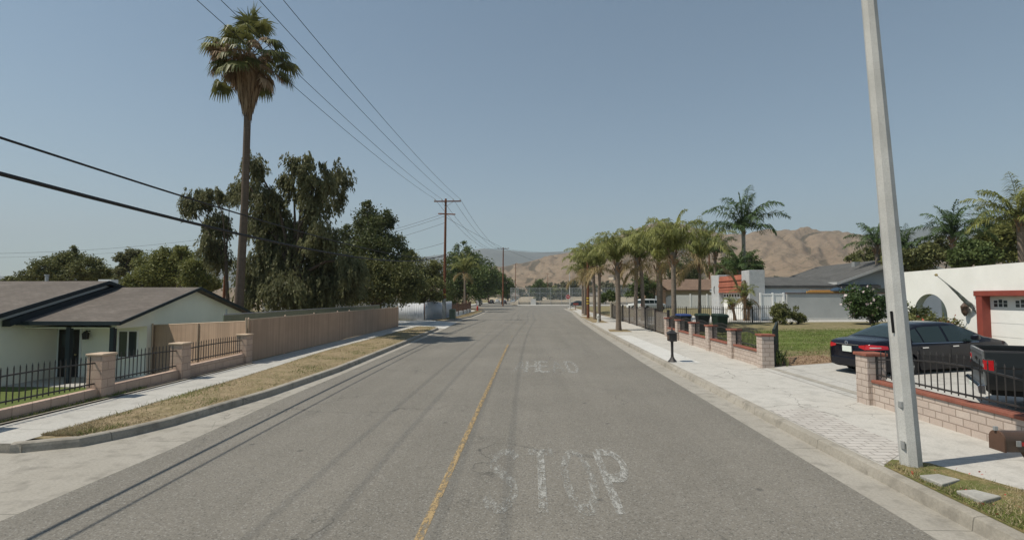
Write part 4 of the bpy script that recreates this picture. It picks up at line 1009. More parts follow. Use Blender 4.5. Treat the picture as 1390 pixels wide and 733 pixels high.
def cable(p0, p1, sag, r, n=40):
    p0, p1 = Vector(p0), Vector(p1)
    return MB().tube([p0.lerp(p1, i/n) - Vector((0, 0, 4*sag*(i/n)*(1-i/n))) for i in range(n+1)], r, 6)
def wire(name, p0, p1, sag, r, label, group=None, n=40):
    o = cable(p0, p1, sag, r, n).build(name, M['wire'], None, smooth=True); return tag(o, label, 'wire', group)
prev = [(x-.2, -12.0, 12.75) for x, y, z in e1]
for k, (a, c_, w_) in enumerate(zip(e1, prev, ('outermost left', 'inner left', 'inner right', 'outermost right'))):
    wire('power_line', a, c_, 1.15, .011, 'thin power line over the street, %s of the four on the crossarm' % w_, 'power lines on the tall pole')
for k, (a, c_, w_) in enumerate(zip(e1, e2, ('outermost left', 'inner left', 'inner right', 'outermost right'))):
    wire('power_line', a, c_, 2.2, .016, 'thin power line from the tall pole to the far pole, %s of four' % w_, 'power lines to the far pole')
# thick telephone bundle and thinner cable along the left verge, low over the tan fence
def para(x0, x1, z0, k, ym_, ya, yb, r, n=44):
    P = []
    for i in range(n+1):
        y = ya + (yb-ya)*i/n; P.append((x0 + (x1-x0)*i/n, y, z0 + k*(y-ym_)**2))
    return MB().tube(P, r, 6)
tag(para(-7.5, -9.15, 4.25, .0018, 15, -14, 53.2, .036).build('telephone_cable', M['wire'], smooth=True), 'thick black telephone cable, the lowest wire on the left', 'cable')
tag(para(-7.4, -9.15, 4.80, .0013, 15, -14, 53.2, .02).build('telephone_cable', M['wire'], smooth=True), 'thinner cable hanging just above the thick black one', 'cable')
wire('service_wire', (-9.1, 53.3, 11.3), (-34, 62, 8.2), .9, .014, 'service wire from the lower crossarm, upper of three to the left')
wire('service_wire', (-9.1, 53.3, 11.0), (-34, 61, 7.7), .9, .014, 'service wire from the lower crossarm, middle of three to the left')
wire('service_wire', (-9.1, 53.3, 10.3), (-34, 60, 6.6), .9, .014, 'service wire from the lower crossarm, lowest of three to the left')
wire('service_wire', (-9.1, 53.3, 10.9), (7.0, 128, 10.4), 1.2, .014, 'wire slanting over the road from the tall pole to the right')
wire('service_wire', (-7.55, 134.4, 15.1), (60, 140, 14.0), 1.4, .02, 'level wire from the far pole across to the right')
wire('service_wire', (-9.1, 53.4, 8.2), (-26, 60, 6.4), .5, .014, 'lowest service wire leaving the tall pole above the dark trees')
a, c_ = at(-60, 345, 70), at(275, 325, 90); wire('service_wire', a, c_, .6, .02, 'distant upper wire over the trees behind the ranch house')
a, c_ = at(-60, 350, 70), at(275, 332, 90); wire('service_wire', a, c_, .6, .014, 'distant lower wire over the trees behind the ranch house')

# ---- concrete street light
sl = empty('street_light', (5.24, 7.42, .15), 'pale octagonal concrete street light pole at the paver strip', 'street light'); f, adopt = P_(sl)
b = MB(); lean = Vector((-.335, 0, 6.64)).normalized()
f(MB().tube([Vector((5.24, 7.42, .1)) + lean*q for q in (0, 2, 4.5, 7, 9.2)], [.132, .122, .108, .092, .078], 8), 'pole', 'pole_concrete')
tp = Vector((5.24, 7.42, .1)) + lean*9.2
arm = f(MB().tube([tp - lean*.4, tp + Vector((-.5, 0, .35)), tp + Vector((-1.4, 0, .62)), tp + Vector((-2.3, 0, .68))], .035, 8), 'bracket_arm', 'galvanised')
b = MB(); c_ = tp + Vector((-2.6, 0, .66)); b.lathe([(.05, -.42), (.13, -.3), (.17, -.05), (.15, .2), (.06, .34)], 10, tuple(c_), axis='x'); hd = f(b, 'lamp_head', 'galvanised', smooth=True)
b = MB(); b.lathe([(.03, -.12), (.1, -.06), (.12, 0)], 10, (c_.x, c_.y, c_.z-.13)); b.build('lamp_lens', M['light_glass'], hd)
f(MB().box(5.075, 5.105, 7.33, 7.40, .98, 1.06), 'cover_plate', 'galvanised'); f(MB().box(5.09, 5.105, 7.33, 7.40, .42, .52), 'cover_plate', 'galvanised'); f(MB().bar((5.03, 7.365, 2.0), (5.01, 7.365, 2.3), .014, .03), 'slot', 'dark_inside')
# far street lamp on the left
s2 = empty('street_light', (-16.6, 150, .15), 'far white street light with short arm before the left trees', 'street light'); f, adopt = P_(s2)
f(MB().tube([(-15.9, 150, .1), (-15.85, 150, 6.6)], [.14, .09], 8), 'pole', 'pole_concrete'); f(MB().tube([(-15.85, 150, 6.5), (-15.3, 150, 7.05), (-14.2, 150, 7.2)], .06, 6), 'bracket_arm', 'galvanised'); f(MB().lathe([(.05, -.5), (.2, -.2), (.2, .2), (.05, .4)], 8, (-13.9, 150, 7.2), axis='x'), 'lamp_head', 'off_white')
# pole of the stop sign
ss = empty('street_light', (7.42, 101.9, .15), 'slim pale lamp pole standing behind the red stop sign', 'street light'); f, adopt = P_(ss)
f(MB().tube([(7.55, 102.2, .1), (7.5, 102.2, 7.6)], [.11, .08], 8), 'pole', 'pole_concrete'); f(MB().tube([(7.5, 102.2, 7.55), (6.9, 102.2, 8.0), (6.1, 102.2, 8.05)], .04, 6), 'bracket_arm', 'galvanised')
st = empty('stop_sign', (7.15, 101.0, .15), 'red octagonal stop sign at the end of the right kerb', 'sign'); f, adopt = P_(st)
f(MB().lathe([(.03, 0), (.03, 3.0)], 8, (7.05, 100.6, .15)), 'post', 'galvanised')
o8 = [(7.05 + .47*math.cos(R(22.5+45*i)), 2.5 + .47*math.sin(R(22.5+45*i))) for i in range(8)]; i8 = [(7.05 + .43*math.cos(R(22.5+45*i)), 2.5 + .43*math.sin(R(22.5+45*i))) for i in range(8)]
pl_ = f(MB().prism(o8, 1, 100.54, 100.56), 'sign_plate', 'white_paint'); MB().prism(i8, 1, 100.53, 100.537).build('sign_face', M['stop_red'], pl_)
b = MB()
for ch, x0 in (('S', 6.72), ('T', 6.89), ('O', 7.06), ('P', 7.23)):
    for k, s_ in enumerate(GL[ch]):
        for q in stroke(s_, x0, 2.36, .14, .28, .018, .018): b.poly([(x, 100.522 - .002*k, y) for x, y in q])
b.build('lettering', M['white_paint'], pl_)

# ---- letter boxes
mb = empty('mailbox', (5.1, 18.9, .15), 'black pedestal mailbox standing on the right pavement kerb', 'mailbox'); f, adopt = P_(mb)
x, y = 5.08, 18.9
f(MB().lathe([(.17, 0), (.16, .03), (.10, .10), (.055, .18), (.045, .30), (.05, .68), (.06, .74)], 8, (x, y, .15)), 'post', 'black_iron')
b = MB(); b.box(x-.13, x+.13, y-.19, y+.19, .90, 1.18); hb = f(b, 'box', 'black_iron', bevel=.012)
b = MB(); b.hexa([(x-.17, y-.23, 1.182), (x+.17, y-.23, 1.182), (x+.17, y+.23, 1.182), (x-.17, y+.23, 1.182), (x-.05, y-.08, 1.28), (x+.05, y-.08, 1.28), (x+.05, y+.08, 1.28), (x-.05, y+.08, 1.28)]); b.lathe([(.03, 1.28), (.03, 1.31), (.015, 1.33), (.028, 1.36), (.004, 1.39)], 8, (x, y, 0)); b.build('lid', M['black_iron'], hb)
MB().box(x-.145, x-.131, y-.12, y+.12, .95, 1.1).build('door', M['brown_metal'], hb)
m2 = empty('mailbox', (5.1, 5.45, .15), 'brown metal mailbox with red flag on a post near the lawn verge', 'mailbox'); f, adopt = P_(m2)
x0, x1, yc, z0 = 4.72, 5.24, 5.48, .95
prof = [(-.085, 0), (.085, 0), (.085, .11)] + [(.085*math.cos(R(a)), .11 + .085*math.sin(R(a))) for a in range(15, 180, 15)] + [(-.085, .11)]
bx_ = f(MB().prism([(yc+a, z0+c_) for a, c_ in prof], 0, x0+.02, x1), 'box', 'brown_metal', bevel=.004)
MB().prism([(yc+a*1.05, z0-.004+c_*1.03) for a, c_ in prof], 0, x0, x0+.019).build('door', M['brown_wood'], bx_)
MB().box(x0-.02, x0+.012, yc-.012, yc+.012, z0+.195, z0+.235).build('door_latch', M['galvanised'], bx_)
b = MB(); b.box(x0+.13, x0+.42, yc-.100, yc-.092, z0+.065, z0+.10); b.build('flag', M['stop_red'], bx_); MB().box(x0+.11, x0+.15, yc-.104, yc-.09, z0+.06, z0+.115).build('flag_hinge', M['galvanised'], bx_)
b = MB(); b.box(5.08, 5.17, yc-.045, yc+.045, .1, .949); b.bar((5.12, yc, .70), (4.98, yc, .94), .04); f(b, 'post', 'brown_wood')
# ---- hydrants, utility cabinet
def hydrant(loc, mat, label):
    h = empty('fire_hydrant', loc, label, 'fire hydrant'); f, adopt = P_(h)
    x, y, z = loc
    bd = f(MB().lathe([(.17, 0), (.17, .05), (.11, .06), (.11, .50), (.15, .52), (.15, .57)], 12, loc), 'barrel', mat); f(MB().lathe([(.14, .57), (.13, .66), (.08, .74), (.03, .77), (.03, .82)], 12, loc), 'bonnet', mat)
    for s_ in (-1, 1): f(MB().tube([(x, y, z+.42), (x+s_*.2, y, z+.42)], .055, 10), 'nozzle', mat)
    f(MB().tube([(x, y, z+.36), (x, y-.22, z+.36)], .075, 10), 'nozzle', mat)
hydrant((-9.2, 86.5, .18), 'hydrant_red', 'red fire hydrant on the left street corner'); hydrant((6.1, 47.6, .16), 'hydrant_grey', 'grey-white fire hydrant beside a kerbside palm trunk')
uc = empty('utility_cabinet', (-8.5, 54.6, .15), 'green utility cabinet on the dry verge near the tall pole', 'cabinet'); f, adopt = P_(uc)
bd = f(MB().box(-8.78, -8.16, 54.3, 54.9, .18, 1.08), 'cabinet_body', 'cabinet_green', bevel=.02); f(MB().box(-8.82, -8.12, 54.26, 54.94, .12, .18), 'plinth', 'stone_slab'); f(MB().hexa([(-8.82, 54.26, 1.083), (-8.12, 54.26, 1.083), (-8.12, 54.94, 1.083), (-8.82, 54.94, 1.083), (-8.72, 54.36, 1.2), (-8.22, 54.36, 1.2), (-8.22, 54.84, 1.2), (-8.72, 54.84, 1.2)]), 'cabinet_lid', 'cabinet_green')
sg = empty('wooden_sign', (7.6, 92, .15), 'small red-brown board on a post by the right kerb', 'sign'); f, adopt = P_(sg)
f(MB().box(7.75, 7.85, 92, 92.1, .1, 1.35), 'post', 'wood_pole'); f(MB().box(7.35, 8.3, 91.93, 91.99, 1.05, 1.4), 'board', 'red_trim')
# ---- wheelie bins
def bin_(loc, rz, body, lid, label):
    h = empty('wheelie_bin', loc, label, 'bin', rz)
    b = MB(); b.hexa([(-.24, -.28, .08), (.24, -.28, .08), (.24, .28, .08), (-.24, .28, .08), (-.32, -.36, 1.0), (.32, -.36, 1.0), (.32, .40, 1.0), (-.32, .40, 1.0)]); b.box(-.34, .34, -.385, -.362, .9, 1.0); b.build('bin_body', M[body], h, bevel=.03)
    b = MB(); b.hexa([(-.35, -.42, 1.003), (.35, -.42, 1.003), (.35, .44, 1.003), (-.35, .44, 1.003), (-.30, -.33, 1.10), (.30, -.33, 1.10), (.30, .38, 1.12), (-.30, .38, 1.12)]); b.build('lid', M[lid], h, bevel=.02)
    b = MB(); b.tube([(-.3, .46, .98), (.3, .46, .98)], .02, 8); b.bar((-.3, .4, .96), (-.3, .47, .98), .03); b.bar((.3, .4, .96), (.3, .47, .98), .03); b.build('handle', M[body], h)
    for s_ in (-1, 1): MB().lathe([(.06, -.025), (.12, -.022), (.12, .022), (.06, .025)], 14, (s_*.27, .3, .12), axis='x').build('wheel', M['rubber'], h)
bin_((9.0, 30.9, .38), R(8), 'bin_black', 'bin_blue', 'black wheelie bin with blue lid behind the red capped wall'); bin_((9.84, 30.1, .42), R(-3), 'bin_black', 'bin_green', 'middle black wheelie bin with dark green lid, narrower of the dark pair'); bin_((10.62, 29.5, .43), R(6), 'bin_green', 'bin_green', 'dark green wheelie bin nearest the iron picket fence')
# ---- stepping stones
def slab(pts, label):
    b = MB(); q = sorted(pts, key=lambda p: math.atan2(p[1]-sum(a[1] for a in pts)/4, p[0]-sum(a[0] for a in pts)/4)); b.prism(q, 2, .16, .215)
    tag(b.build('stepping_stone', M['stone_slab'], bevel=.012), label, 'stone slab', 'stone slabs in the verge')
slab([(4.98, 6.92), (5.02, 6.60), (5.38, 6.78), (5.26, 6.98)], 'square stone slab in the grass closest to the street light pole')
slab([(5.02, 6.40), (5.05, 6.08), (5.40, 6.24), (5.26, 6.44)], 'stone slab in the grass further from the street light pole')

# ================================================================== VEHICLES
class CarShape:
    """x runs from the rear bumper forward, y to the left, z up; the section at x is a half outline from sill to roof centre"""
    def __init__(s, L=4.86, W=.915, roof=None, belt=None, cabin_w=.62, xw=(1.02, 3.80), rw=.335, zc=.32, plan=None, sill=.20):
        s.L, s.W, s.cw, s.xw, s.rw, s.zc, s.sill = L, W, cabin_w, xw, rw, zc, sill
        s.roof, s.belt = roof, belt
        s.plan = plan or [(0, .66), (.05, .78), (.18, .90), (.45, .97), (1.0, 1), (3.6, 1), (4.3, .96), (4.62, .86), (4.8, .70), (L, .56)]
    def I(s, x, t): a, b = zip(*t); return float(np.interp(x, a, b))
    def zbot(s, x):
        z = s.sill + .10*max(0, 1 - x/.35) + .08*max(0, (x-(s.L-.4))/.4)
        for c in s.xw:
            d = (s.rw+.045)**2 - (x-c)**2
            if d > 0: z = max(z, s.zc + math.sqrt(d)*.98)
        return z
    def section(s, x):
        w_ = s.W*s.I(x, s.plan); zb, zt, zr = s.zbot(x), s.I(x, s.belt), s.I(x, s.roof); zt = min(zt, zr - .03)
        k = max(0, min(1, (zr-zt)/.45)); wr = w_*(1-k)*.93 + s.cw*k
        zm = max(zb+.02, .45); zh = max(zm+.02, zt-.16)
        return [(w_*.80, zb-.01), (w_*.975, zb+.004), (w_, zm + .0), (w_*.998, zh), (w_*.965, zt-.025), (w_*.945, zt), (w_*.945 + (wr - w_*.945)*.5, zt + (zr-zt)*.48), (wr*1.0, zr-.055*k-.012), (wr*.86, zr-.010*k-.003), (wr*.45, zr+.008), (0, zr+.012)]
    def yw(s, x, z):
        sec = s.section(x)[1:8]; zs = [q[1] for q in sec]; return float(np.interp(z, zs, [q[0] for q in sec]))
    def top(s, x, y):
        sec = s.section(x)[5:][::-1]; return float(np.interp(abs(y), [q[0] for q in sec], [q[1] for q in sec]))
    def body(s):
        xs = sorted(set([0, .02, .05, .1, .18] + list(np.arange(.25, s.L-.2, .06)) + [s.L-.18, s.L-.1, s.L-.04, s.L]))
        b = MB(); rows = []
        for x in xs:
            h = s.section(x); rows.append([(x, y, z) for y, z in h] + [(x, -y, z) for y, z in h[-2::-1]])
        b.grid(rows); b.poly(rows[0]); b.poly(rows[-1]); return b
    def side(s, x0, x1, z0f, z1f, off=.006, n=14, sgn=1, m=4):
        b = MB(); rows = []
        for i in range(n+1):
            x = x0 + (x1-x0)*i/n; a, c = z0f(x), z1f(x)
            rows.append([(x, sgn*(s.yw(x, a+(c-a)*j/m)+off), a+(c-a)*j/m) for j in range(m+1)])
        return b.grid(rows)
    def glass(s, x0, x1, f0, f1, off=.007, n=10, m=8):
        """rear window / windscreen: y half extent f0 at x0 to f1 at x1"""
        b = MB(); rows = []
        for i in range(n+1):
            x = x0 + (x1-x0)*i/n; w_ = f0 + (f1-f0)*i/n
            rows.append([(x, w_*(2*j/m-1), s.top(x, w_*(2*j/m-1)) + off) for j in range(m+1)])
        return b.grid(rows)
def wheel(root, x, y, zc, r, sgn, spokes=10):
    t = MB().lathe([(r*.62, -.10), (r*.93, -.10), (r, -.075), (r, .075), (r*.93, .10), (r*.62, .10)], 28, (x, y, zc), axis='y').build('tyre', M['rubber'], None, smooth=True)
    b = MB(); b.lathe([(r*.66, -.085), (r*.66, .085)], 24, (x, y, zc), axis='y'); rim = None
    w_ = MB()
    for i in range(spokes):
        a = 2*math.pi*i/spokes; w_.bar((x + .05*math.cos(a), y+sgn*.092, zc + .05*math.sin(a)), (x + r*.60*math.cos(a), y+sgn*.094, zc + r*.60*math.sin(a)), .035, .02, up=(0, 1, 0))
    w_.lathe([(.06, -.01), (.05, .012)], 10, (x, y+sgn*.095, zc), axis='y'); w_.lathe([(r*.60, -.008), (r*.66, .01), (r*.6, .012)], 24, (x, y+sgn*.092, zc), axis='y')
    hub = b.build('wheel', M['dark_inside'], root); t.parent = hub; w_.build('rim', M['alloy'], hub)
SEDAN = dict(roof=[(0, .90), (.10, .99), (.35, 1.035), (.72, 1.06), (1.0, 1.18), (1.4, 1.345), (1.75, 1.425), (2.15, 1.455), (2.7, 1.455), (3.0, 1.42), (3.4, 1.25), (3.78, 1.035), (4.1, .965), (4.5, .87), (4.7, .76), (4.86, .62)],
             belt=[(0, .86), (.4, .93), (1, .95), (2, .93), (3.4, .90), (3.9, .88), (4.5, .80), (4.86, .58)])
SUV = dict(L=4.6, W=.92, cabin_w=.70, sill=.28, zc=.36, rw=.36, xw=(.9, 3.6), roof=[(0, 1.0), (.06, 1.2), (.2, 1.55), (.5, 1.68), (1.5, 1.72), (2.5, 1.70), (2.9, 1.58), (3.4, 1.15), (3.7, 1.08), (4.3, 1.0), (4.5, .85), (4.6, .7)],
           belt=[(0, .95), (.3, 1.05), (3.3, 1.04), (3.8, 1.0), (4.4, .9), (4.6, .65)], plan=[(0, .84), (.05, .92), (.2, .97), (.6, 1), (3.6, 1), (4.2, .95), (4.45, .85), (4.6, .62)])
def make_car(name, label, loc, heading, paint, shape=SEDAN, pitch=0, plates=True, simple_=False, group=None):
    h = empty(name, loc, label, 'car', rot=(0, -pitch, heading), group=group); c = CarShape(**shape); suv = shape is SUV
    body = c.body().build('body', M[paint], h, smooth=True, angle=50)
    # underside and wheel wells
    MB().box(.25, c.L-.3, -.72, .72, c.sill+.02, c.sill+.32).build('underbody', M['dark_inside'], h)
    zb = lambda x: c.I(x, c.belt) + .015
    if suv: up = lambda x: min(1.55, c.I(x, c.roof) - .14); x0, x1, mid = .45, 3.02, (1.35, 2.25)
    else: up = lambda x: min(1.36, c.I(x, c.roof) - .075); x0, x1, mid = 1.28, 3.42, (1.62, 2.42)
    for sgn in (-1, 1):
        cuts = [x0, mid[0]-.02, mid[0]+.03, mid[1]-.04, mid[1]+.04, x1]
        for a, e in ((cuts[0], cuts[1]), (cuts[2], cuts[3]), (cuts[4], cuts[5])):
            c.side(a, e, zb, lambda x: max(zb(x)+.012, up(x)), .006, 12, sgn).build('side_window', M['car_glass'], h)
        if not simple_:
            c.side(x0-.05, x1+.02, lambda x: zb(x)-.028, lambda x: zb(x)-.012, .012, 16, sgn, 1).build('window_trim', M['chrome'], h)
            for hx in ((1.5, 2.5) if not suv else (1.3, 2.3)): c.side(hx, hx+.2, lambda x: .80, lambda x: .83, .03, 4, sgn, 1).build('door_handle', M['chrome'], h)
            for sx in ((1.40, 2.44, 3.38) if not suv else (1.3, 2.25, 3.2)): c.side(sx, sx+.012, lambda x: max(c.zbot(x)+.05, .36), lambda x: zb(x)-.03, .003, 1, sgn, 6).build('door_seam', M['dark_inside'], h)
            mr = MB(); mr.hexa([(3.12, sgn*.90, .96), (3.30, sgn*.90, .96), (3.30, sgn*1.06, .97), (3.16, sgn*1.08, .97), (3.12, sgn*.90, 1.08), (3.28, sgn*.90, 1.10), (3.26, sgn*1.06, 1.10), (3.16, sgn*1.08, 1.09)]); mr.build('mirror', M[paint], h, bevel=.03)
        for wx in c.xw: wheel(h, wx, sgn*(c.W-.105), c.zc, c.rw, sgn)
    if suv:
        MB().poly([(-.012+.0, -.62, 1.08), (-.012, .62, 1.08), (.13, .58, 1.5), (.13, -.58, 1.5)]).build('rear_window', M['car_glass'], h); c.glass(2.78, 3.36, .60, .74).build('windscreen', M['car_glass'], h)
    else: c.glass(.80, 1.66, .70, .56).build('rear_window', M['car_glass'], h); c.glass(3.02, 3.70, .56, .74).build('windscreen', M['car_glass'], h)
    # lamps
    for sgn in (-1, 1):
        b = c.side(.012, .46, lambda x: .80 + .02*x, lambda x: .935 - .10*max(0, x-.1), .010, 10, sgn, 3); b.poly([(-.012, sgn*.40, .845), (-.012, sgn*.60, .79), (-.012, sgn*.60, .925), (-.012, sgn*.40, .90)])
        b.poly([(-.012, sgn*.60, .79), (.012, sgn*(c.yw(.012, .80)+.01), .80), (.012, sgn*(c.yw(.012, .935)+.01), .93), (-.012, sgn*.60, .925)])
        tl = b.build('tail_light', M['tail_light'], h); c.side(.05, .28, lambda x: .845, lambda x: .872, .014, 4, sgn, 1).build('lamp_reflector', M['reflector'], tl)
        c.side(c.L-.52, c.L-.1, lambda x: .60, lambda x: .70, .010, 8, sgn, 2).build('headlight', M['light_glass'], h)
    if plates:
        MB().box(-.03, -.008, -.16, .16, .70, .86).build('licence_plate', M['plate'], h); MB().box(-.022, -.006, -.40, .40, .895, .915).build('trunk_trim', M['chrome'], h)
    rb = MB(); rb.box(-.028, .05, -.60, .60, .30, .54); rb.build('rear_bumper', M[paint], h, bevel=.03)
    if not simple_ and not suv:
        e_ = MB(); ring = [(-.03, .045*math.cos(R(a)), .955 + .045*math.sin(R(a))) for a in range(0, 361, 30)]; e_.tube(ring, .009, 6); e_.bar((-.03, -.055, .955), (-.03, .055, .955), .012); e_.build('emblem', M['chrome'], h)
    return h
make_car('parked_car', 'dark navy sedan parked in the driveway behind the near railings', (9.1, 15.2, .24), R(12), 'navy_paint', pitch=R(1.8))
make_car('parked_car', 'dark blue sedan crossing behind the stop sign', (14.9, 139.3, .0), R(180), 'blue_black_paint', simple_=True)
make_car('parked_car', 'brownish sedan seen from behind driving off past the far pole', (-9.4, 172, .0), R(92), 'brown_paint', simple_=True)
make_car('parked_car', 'white car half hidden behind the thick palm trunk, its nose to the street', (18.8, 76, .55), R(172), 'white_car_paint', simple_=True)
make_car('parked_suv', 'pale wagon parked behind the mesh fence beside the white car', (15.2, 74, .5), R(28), 'white_car_paint', SUV, simple_=True)
for (x, y, rz, pt, sh, lb) in ((-16.9, 162, R(90), 'silver_paint', SUV, 'silver wagon at the far left kerb, nearest the white street lamp'), (-14.8, 186, R(90), 'blue_black_paint', SEDAN, 'dark car parked further along the left kerb'), (-24, 139, R(60), 'black_paint', SUV, 'black wagon parked before the far left trees'),
        (-14.6, 214, R(90), 'white_car_paint', SEDAN, 'small white car at the far end of the left kerb'), (-30, 141, R(20), 'white_car_paint', SUV, 'white wagon leftmost on the far corner lawn'), (-7.3, 205, R(268), 'silver_paint', SEDAN, 'silver car at the far right kerb beside the school fence corner')):
    make_car('parked_car' if sh is SEDAN else 'parked_suv', lb, (x, y, .05 if x > -16 else .13), rz, pt, sh, simple_=True)
# ---- pickup, tail towards the street
pk = empty('pickup_truck', (9.10, 10.86, .24), 'dark pickup truck bed with red tail lights behind the railings at the right edge', 'pickup truck', rot=(0, R(-1.0), R(-33)))
W_ = .80
b = MB()
# bed sides with a rolled rail and a crease, floor and front wall
def bed_side(s_):
    o = [(W_-.03, .50), (W_+.02, .60), (W_+.035, .80), (W_+.015, .90), (W_+.03, .93), (W_+.005, 1.20), (W_-.02, 1.235), (W_-.075, 1.235), (W_-.08, 1.18), (W_-.06, .62)]
    xs = sorted(set(list(np.arange(0, 2.01, .05)))); rows = []
    for x in xs:
        zb_ = .50
        d = .42**2 - (x-1.05)**2
        if d > 0: zb_ = max(zb_, .36 + math.sqrt(d))
        rows.append([(x, s_*y, max(z, zb_)) for y, z in o])
    return MB().grid(rows).poly(rows[0]).poly(rows[-1])
for s_ in (-1, 1): bed_side(s_).build('bed_side', M['black_paint'], pk, smooth=True, angle=25)
MB().box(.02, 2.0, -.74, .74, .60, .64).box(1.95, 2.0, -.74, .74, .64, 1.2).build('bed_floor', M['rubber'], pk)
b = MB(); b.prism([(-.02, .56), (.02, .56), (.03, 1.2), (.015, 1.225), (-.03, 1.225), (-.035, 1.16), (-.022, 1.10), (-.022, .66)], 1, -.70, .70); tg_ = b.build('tailgate', M['charcoal_paint'], pk, bevel=.006)
MB().box(-.034, -.023, -.6, .6, .78, .92).build('tailgate_band', M['black_paint'], tg_); MB().box(-.045, -.03, -.09, .09, 1.0, 1.06).build('handle', M['dark_inside'], tg_)
for s_ in (-1, 1):
    b = MB(); y0, y1 = sorted((s_*.705, s_*.845)); b.box(-.03, .115, y0, y1, .86, 1.06); tl = b.build('tail_light', M['tail_light'], pk, bevel=.01)
    y0, y1 = sorted((s_*.70, s_*.849)); f_ = MB().box(-.02, .125, y0, y1, 1.062, 1.075).box(-.02, .125, y0, y1, .843, .858); y0, y1 = sorted((s_*.83, s_*.849)); f_.box(.117, .13, y0, y1, .858, 1.062); f_.build('lamp_trim', M['chrome'], tl)
    MB().box(-.033, -.0305, min(s_*.72, s_*.83), max(s_*.72, s_*.83), .92, .98).build('lamp_reflector', M['reflector'], tl)
b = MB(); b.prism([(-.12, .42), (-.02, .40), (-.02, .58), (-.10, .60), (-.14, .56)], 1, -.82, .82); b.build('rear_bumper', M['chrome'], pk, bevel=.01); MB().box(-.15, -.139, -.15, .15, .45, .55).build('licence_plate', M['plate'], pk)
MB().box(.1, 4.3, -.5, .5, .36, .52).build('chassis', M['dark_inside'], pk)
PK = dict(L=4.6, W=.83, cabin_w=.64, sill=.36, zc=.36, rw=.36, xw=(1.05, 3.75), roof=[(2.05, 1.24), (2.08, 1.3), (2.16, 1.62), (2.35, 1.68), (2.9, 1.67), (3.1, 1.55), (3.45, 1.16), (3.6, 1.10), (4.4, 1.02), (4.6, .8)], belt=[(2, 1.16), (3.3, 1.08), (4.4, .96), (4.6, .72)], plan=[(2.05, .96), (4.2, 1), (4.5, .92), (4.6, .8)])
c = CarShape(**PK); xs = [2.05, 2.08, 2.12, 2.16] + list(np.arange(2.25, 4.55, .08)) + [4.56, 4.6]; rows = []
for x in xs:
    h_ = c.section(x); rows.append([(x, y, z) for y, z in h_] + [(x, -y, z) for y, z in h_[-2::-1]])
MB().grid(rows).poly(rows[0]).poly(rows[-1]).build('cab', M['black_paint'], pk, smooth=True, angle=50)
for s_ in (-1, 1):
    c.side(2.3, 3.3, lambda x: c.I(x, c.belt)+.02, lambda x: max(c.I(x, c.belt)+.04, min(1.56, c.I(x, c.roof)-.1)), .006, 12, s_).build('side_window', M['car_glass'], pk)
    for wx in (1.05, 3.75): wheel(pk, wx, s_*.72, .36, .36, s_, 6)
MB().poly([(2.075, -.55, 1.28), (2.075, .55, 1.28), (2.14, .5, 1.56), (2.14, -.5, 1.56)]).build('rear_window', M['car_glass'], pk)
c.glass(3.05, 3.42, .55, .7).build('windscreen', M['car_glass'], pk)

# ================================================================== VEGETATION
def leaf_quads(c, size, asp, rg, down=0.0, up=.25, dirs=None):
    """one kite-shaped leaf per centre"""
    n = len(c); d = rg.normal(size=(n, 3)) if dirs is None else dirs + rg.normal(size=(n, 3))*.35
    d[:, 2] -= down; d /= np.linalg.norm(d, axis=1)[:, None] + 1e-9
    a = rg.normal(size=(n, 3)); a[:, 2] += up*0; s_ = np.cross(d, a); s_ /= np.linalg.norm(s_, axis=1)[:, None] + 1e-9
    L = size*(.7 + .6*rg.random(n))[:, None]; W_ = L*asp
    nn = np.cross(d, s_)
    V = np.empty((n, 4, 3)); V[:, 0] = c - d*L*.5; V[:, 1] = c + s_*W_*.5 + nn*W_*.12; V[:, 2] = c + d*L*.5; V[:, 3] = c - s_*W_*.5 + nn*W_*.12
    return V.reshape(-1, 3), np.arange(n*4).reshape(n, 4)
def clump_points(clumps, n, rg, shell=.55):
    """leaf centres over uneven clumps: (centre, radii)"""
    vol = np.array([c[1][0]*c[1][1]*c[1][2] for c in clumps])**.72; cnt = np.maximum(8, (n*vol/vol.sum())).astype(int)
    P, T = [], []
    for (c, r_), k in zip(clumps, cnt):
        # sub-clumps make the surface lumpy and leave gaps
        m = max(4, int(k/70)); sd = rg.normal(size=(m, 3)); sd /= np.linalg.norm(sd, axis=1)[:, None]; sr = (shell + (1-shell)*rg.random(m))[:, None]
        sc = np.array(c) + sd*sr*np.array(r_); st = rg.random(m)
        idx = rg.integers(0, m, k); rad = np.array(r_).mean()*.30
        p = sc[idx] + rg.normal(size=(k, 3))*rad*np.array([.75, .75, .6]); P.append(p)
        T.append(np.clip(st[idx]*.6 + rg.random(k)*.4, 0, 1))
    return np.vstack(P), np.concatenate(T)
def limbs(b, base, clumps, r0, rg, zfork=None, n=7):
    """trunk to a fork, then a tapered limb to each clump"""
    base = Vector(base); cc = sum((Vector(c[0]) for c in clumps), Vector())/len(clumps)
    fork = Vector((base.x + (cc.x-base.x)*.25, base.y + (cc.y-base.y)*.25, zfork if zfork is not None else base.z + (cc.z-base.z)*.45))
    b.tube([base - Vector((0, 0, .3)), base + Vector((0, 0, .25)), base.lerp(fork, .5) + Vector((rg.normal()*.08, rg.normal()*.08, 0)), fork], [r0*1.35, r0*1.08, r0*.9, r0*.75], 10)
    for c_, r_ in clumps:
        t_ = Vector(c_) + Vector((0, 0, r_[2]*.3)); mid = fork.lerp(t_, .5) + Vector((rg.normal()*.25, rg.normal()*.25, .12*(t_-fork).length))
        b.tube([fork, fork.lerp(mid, .5) + Vector((0, 0, .05)), mid, mid.lerp(t_, .55), t_], [r0*.55, r0*.42, r0*.30, r0*.2, r0*.07], 6)
    return b
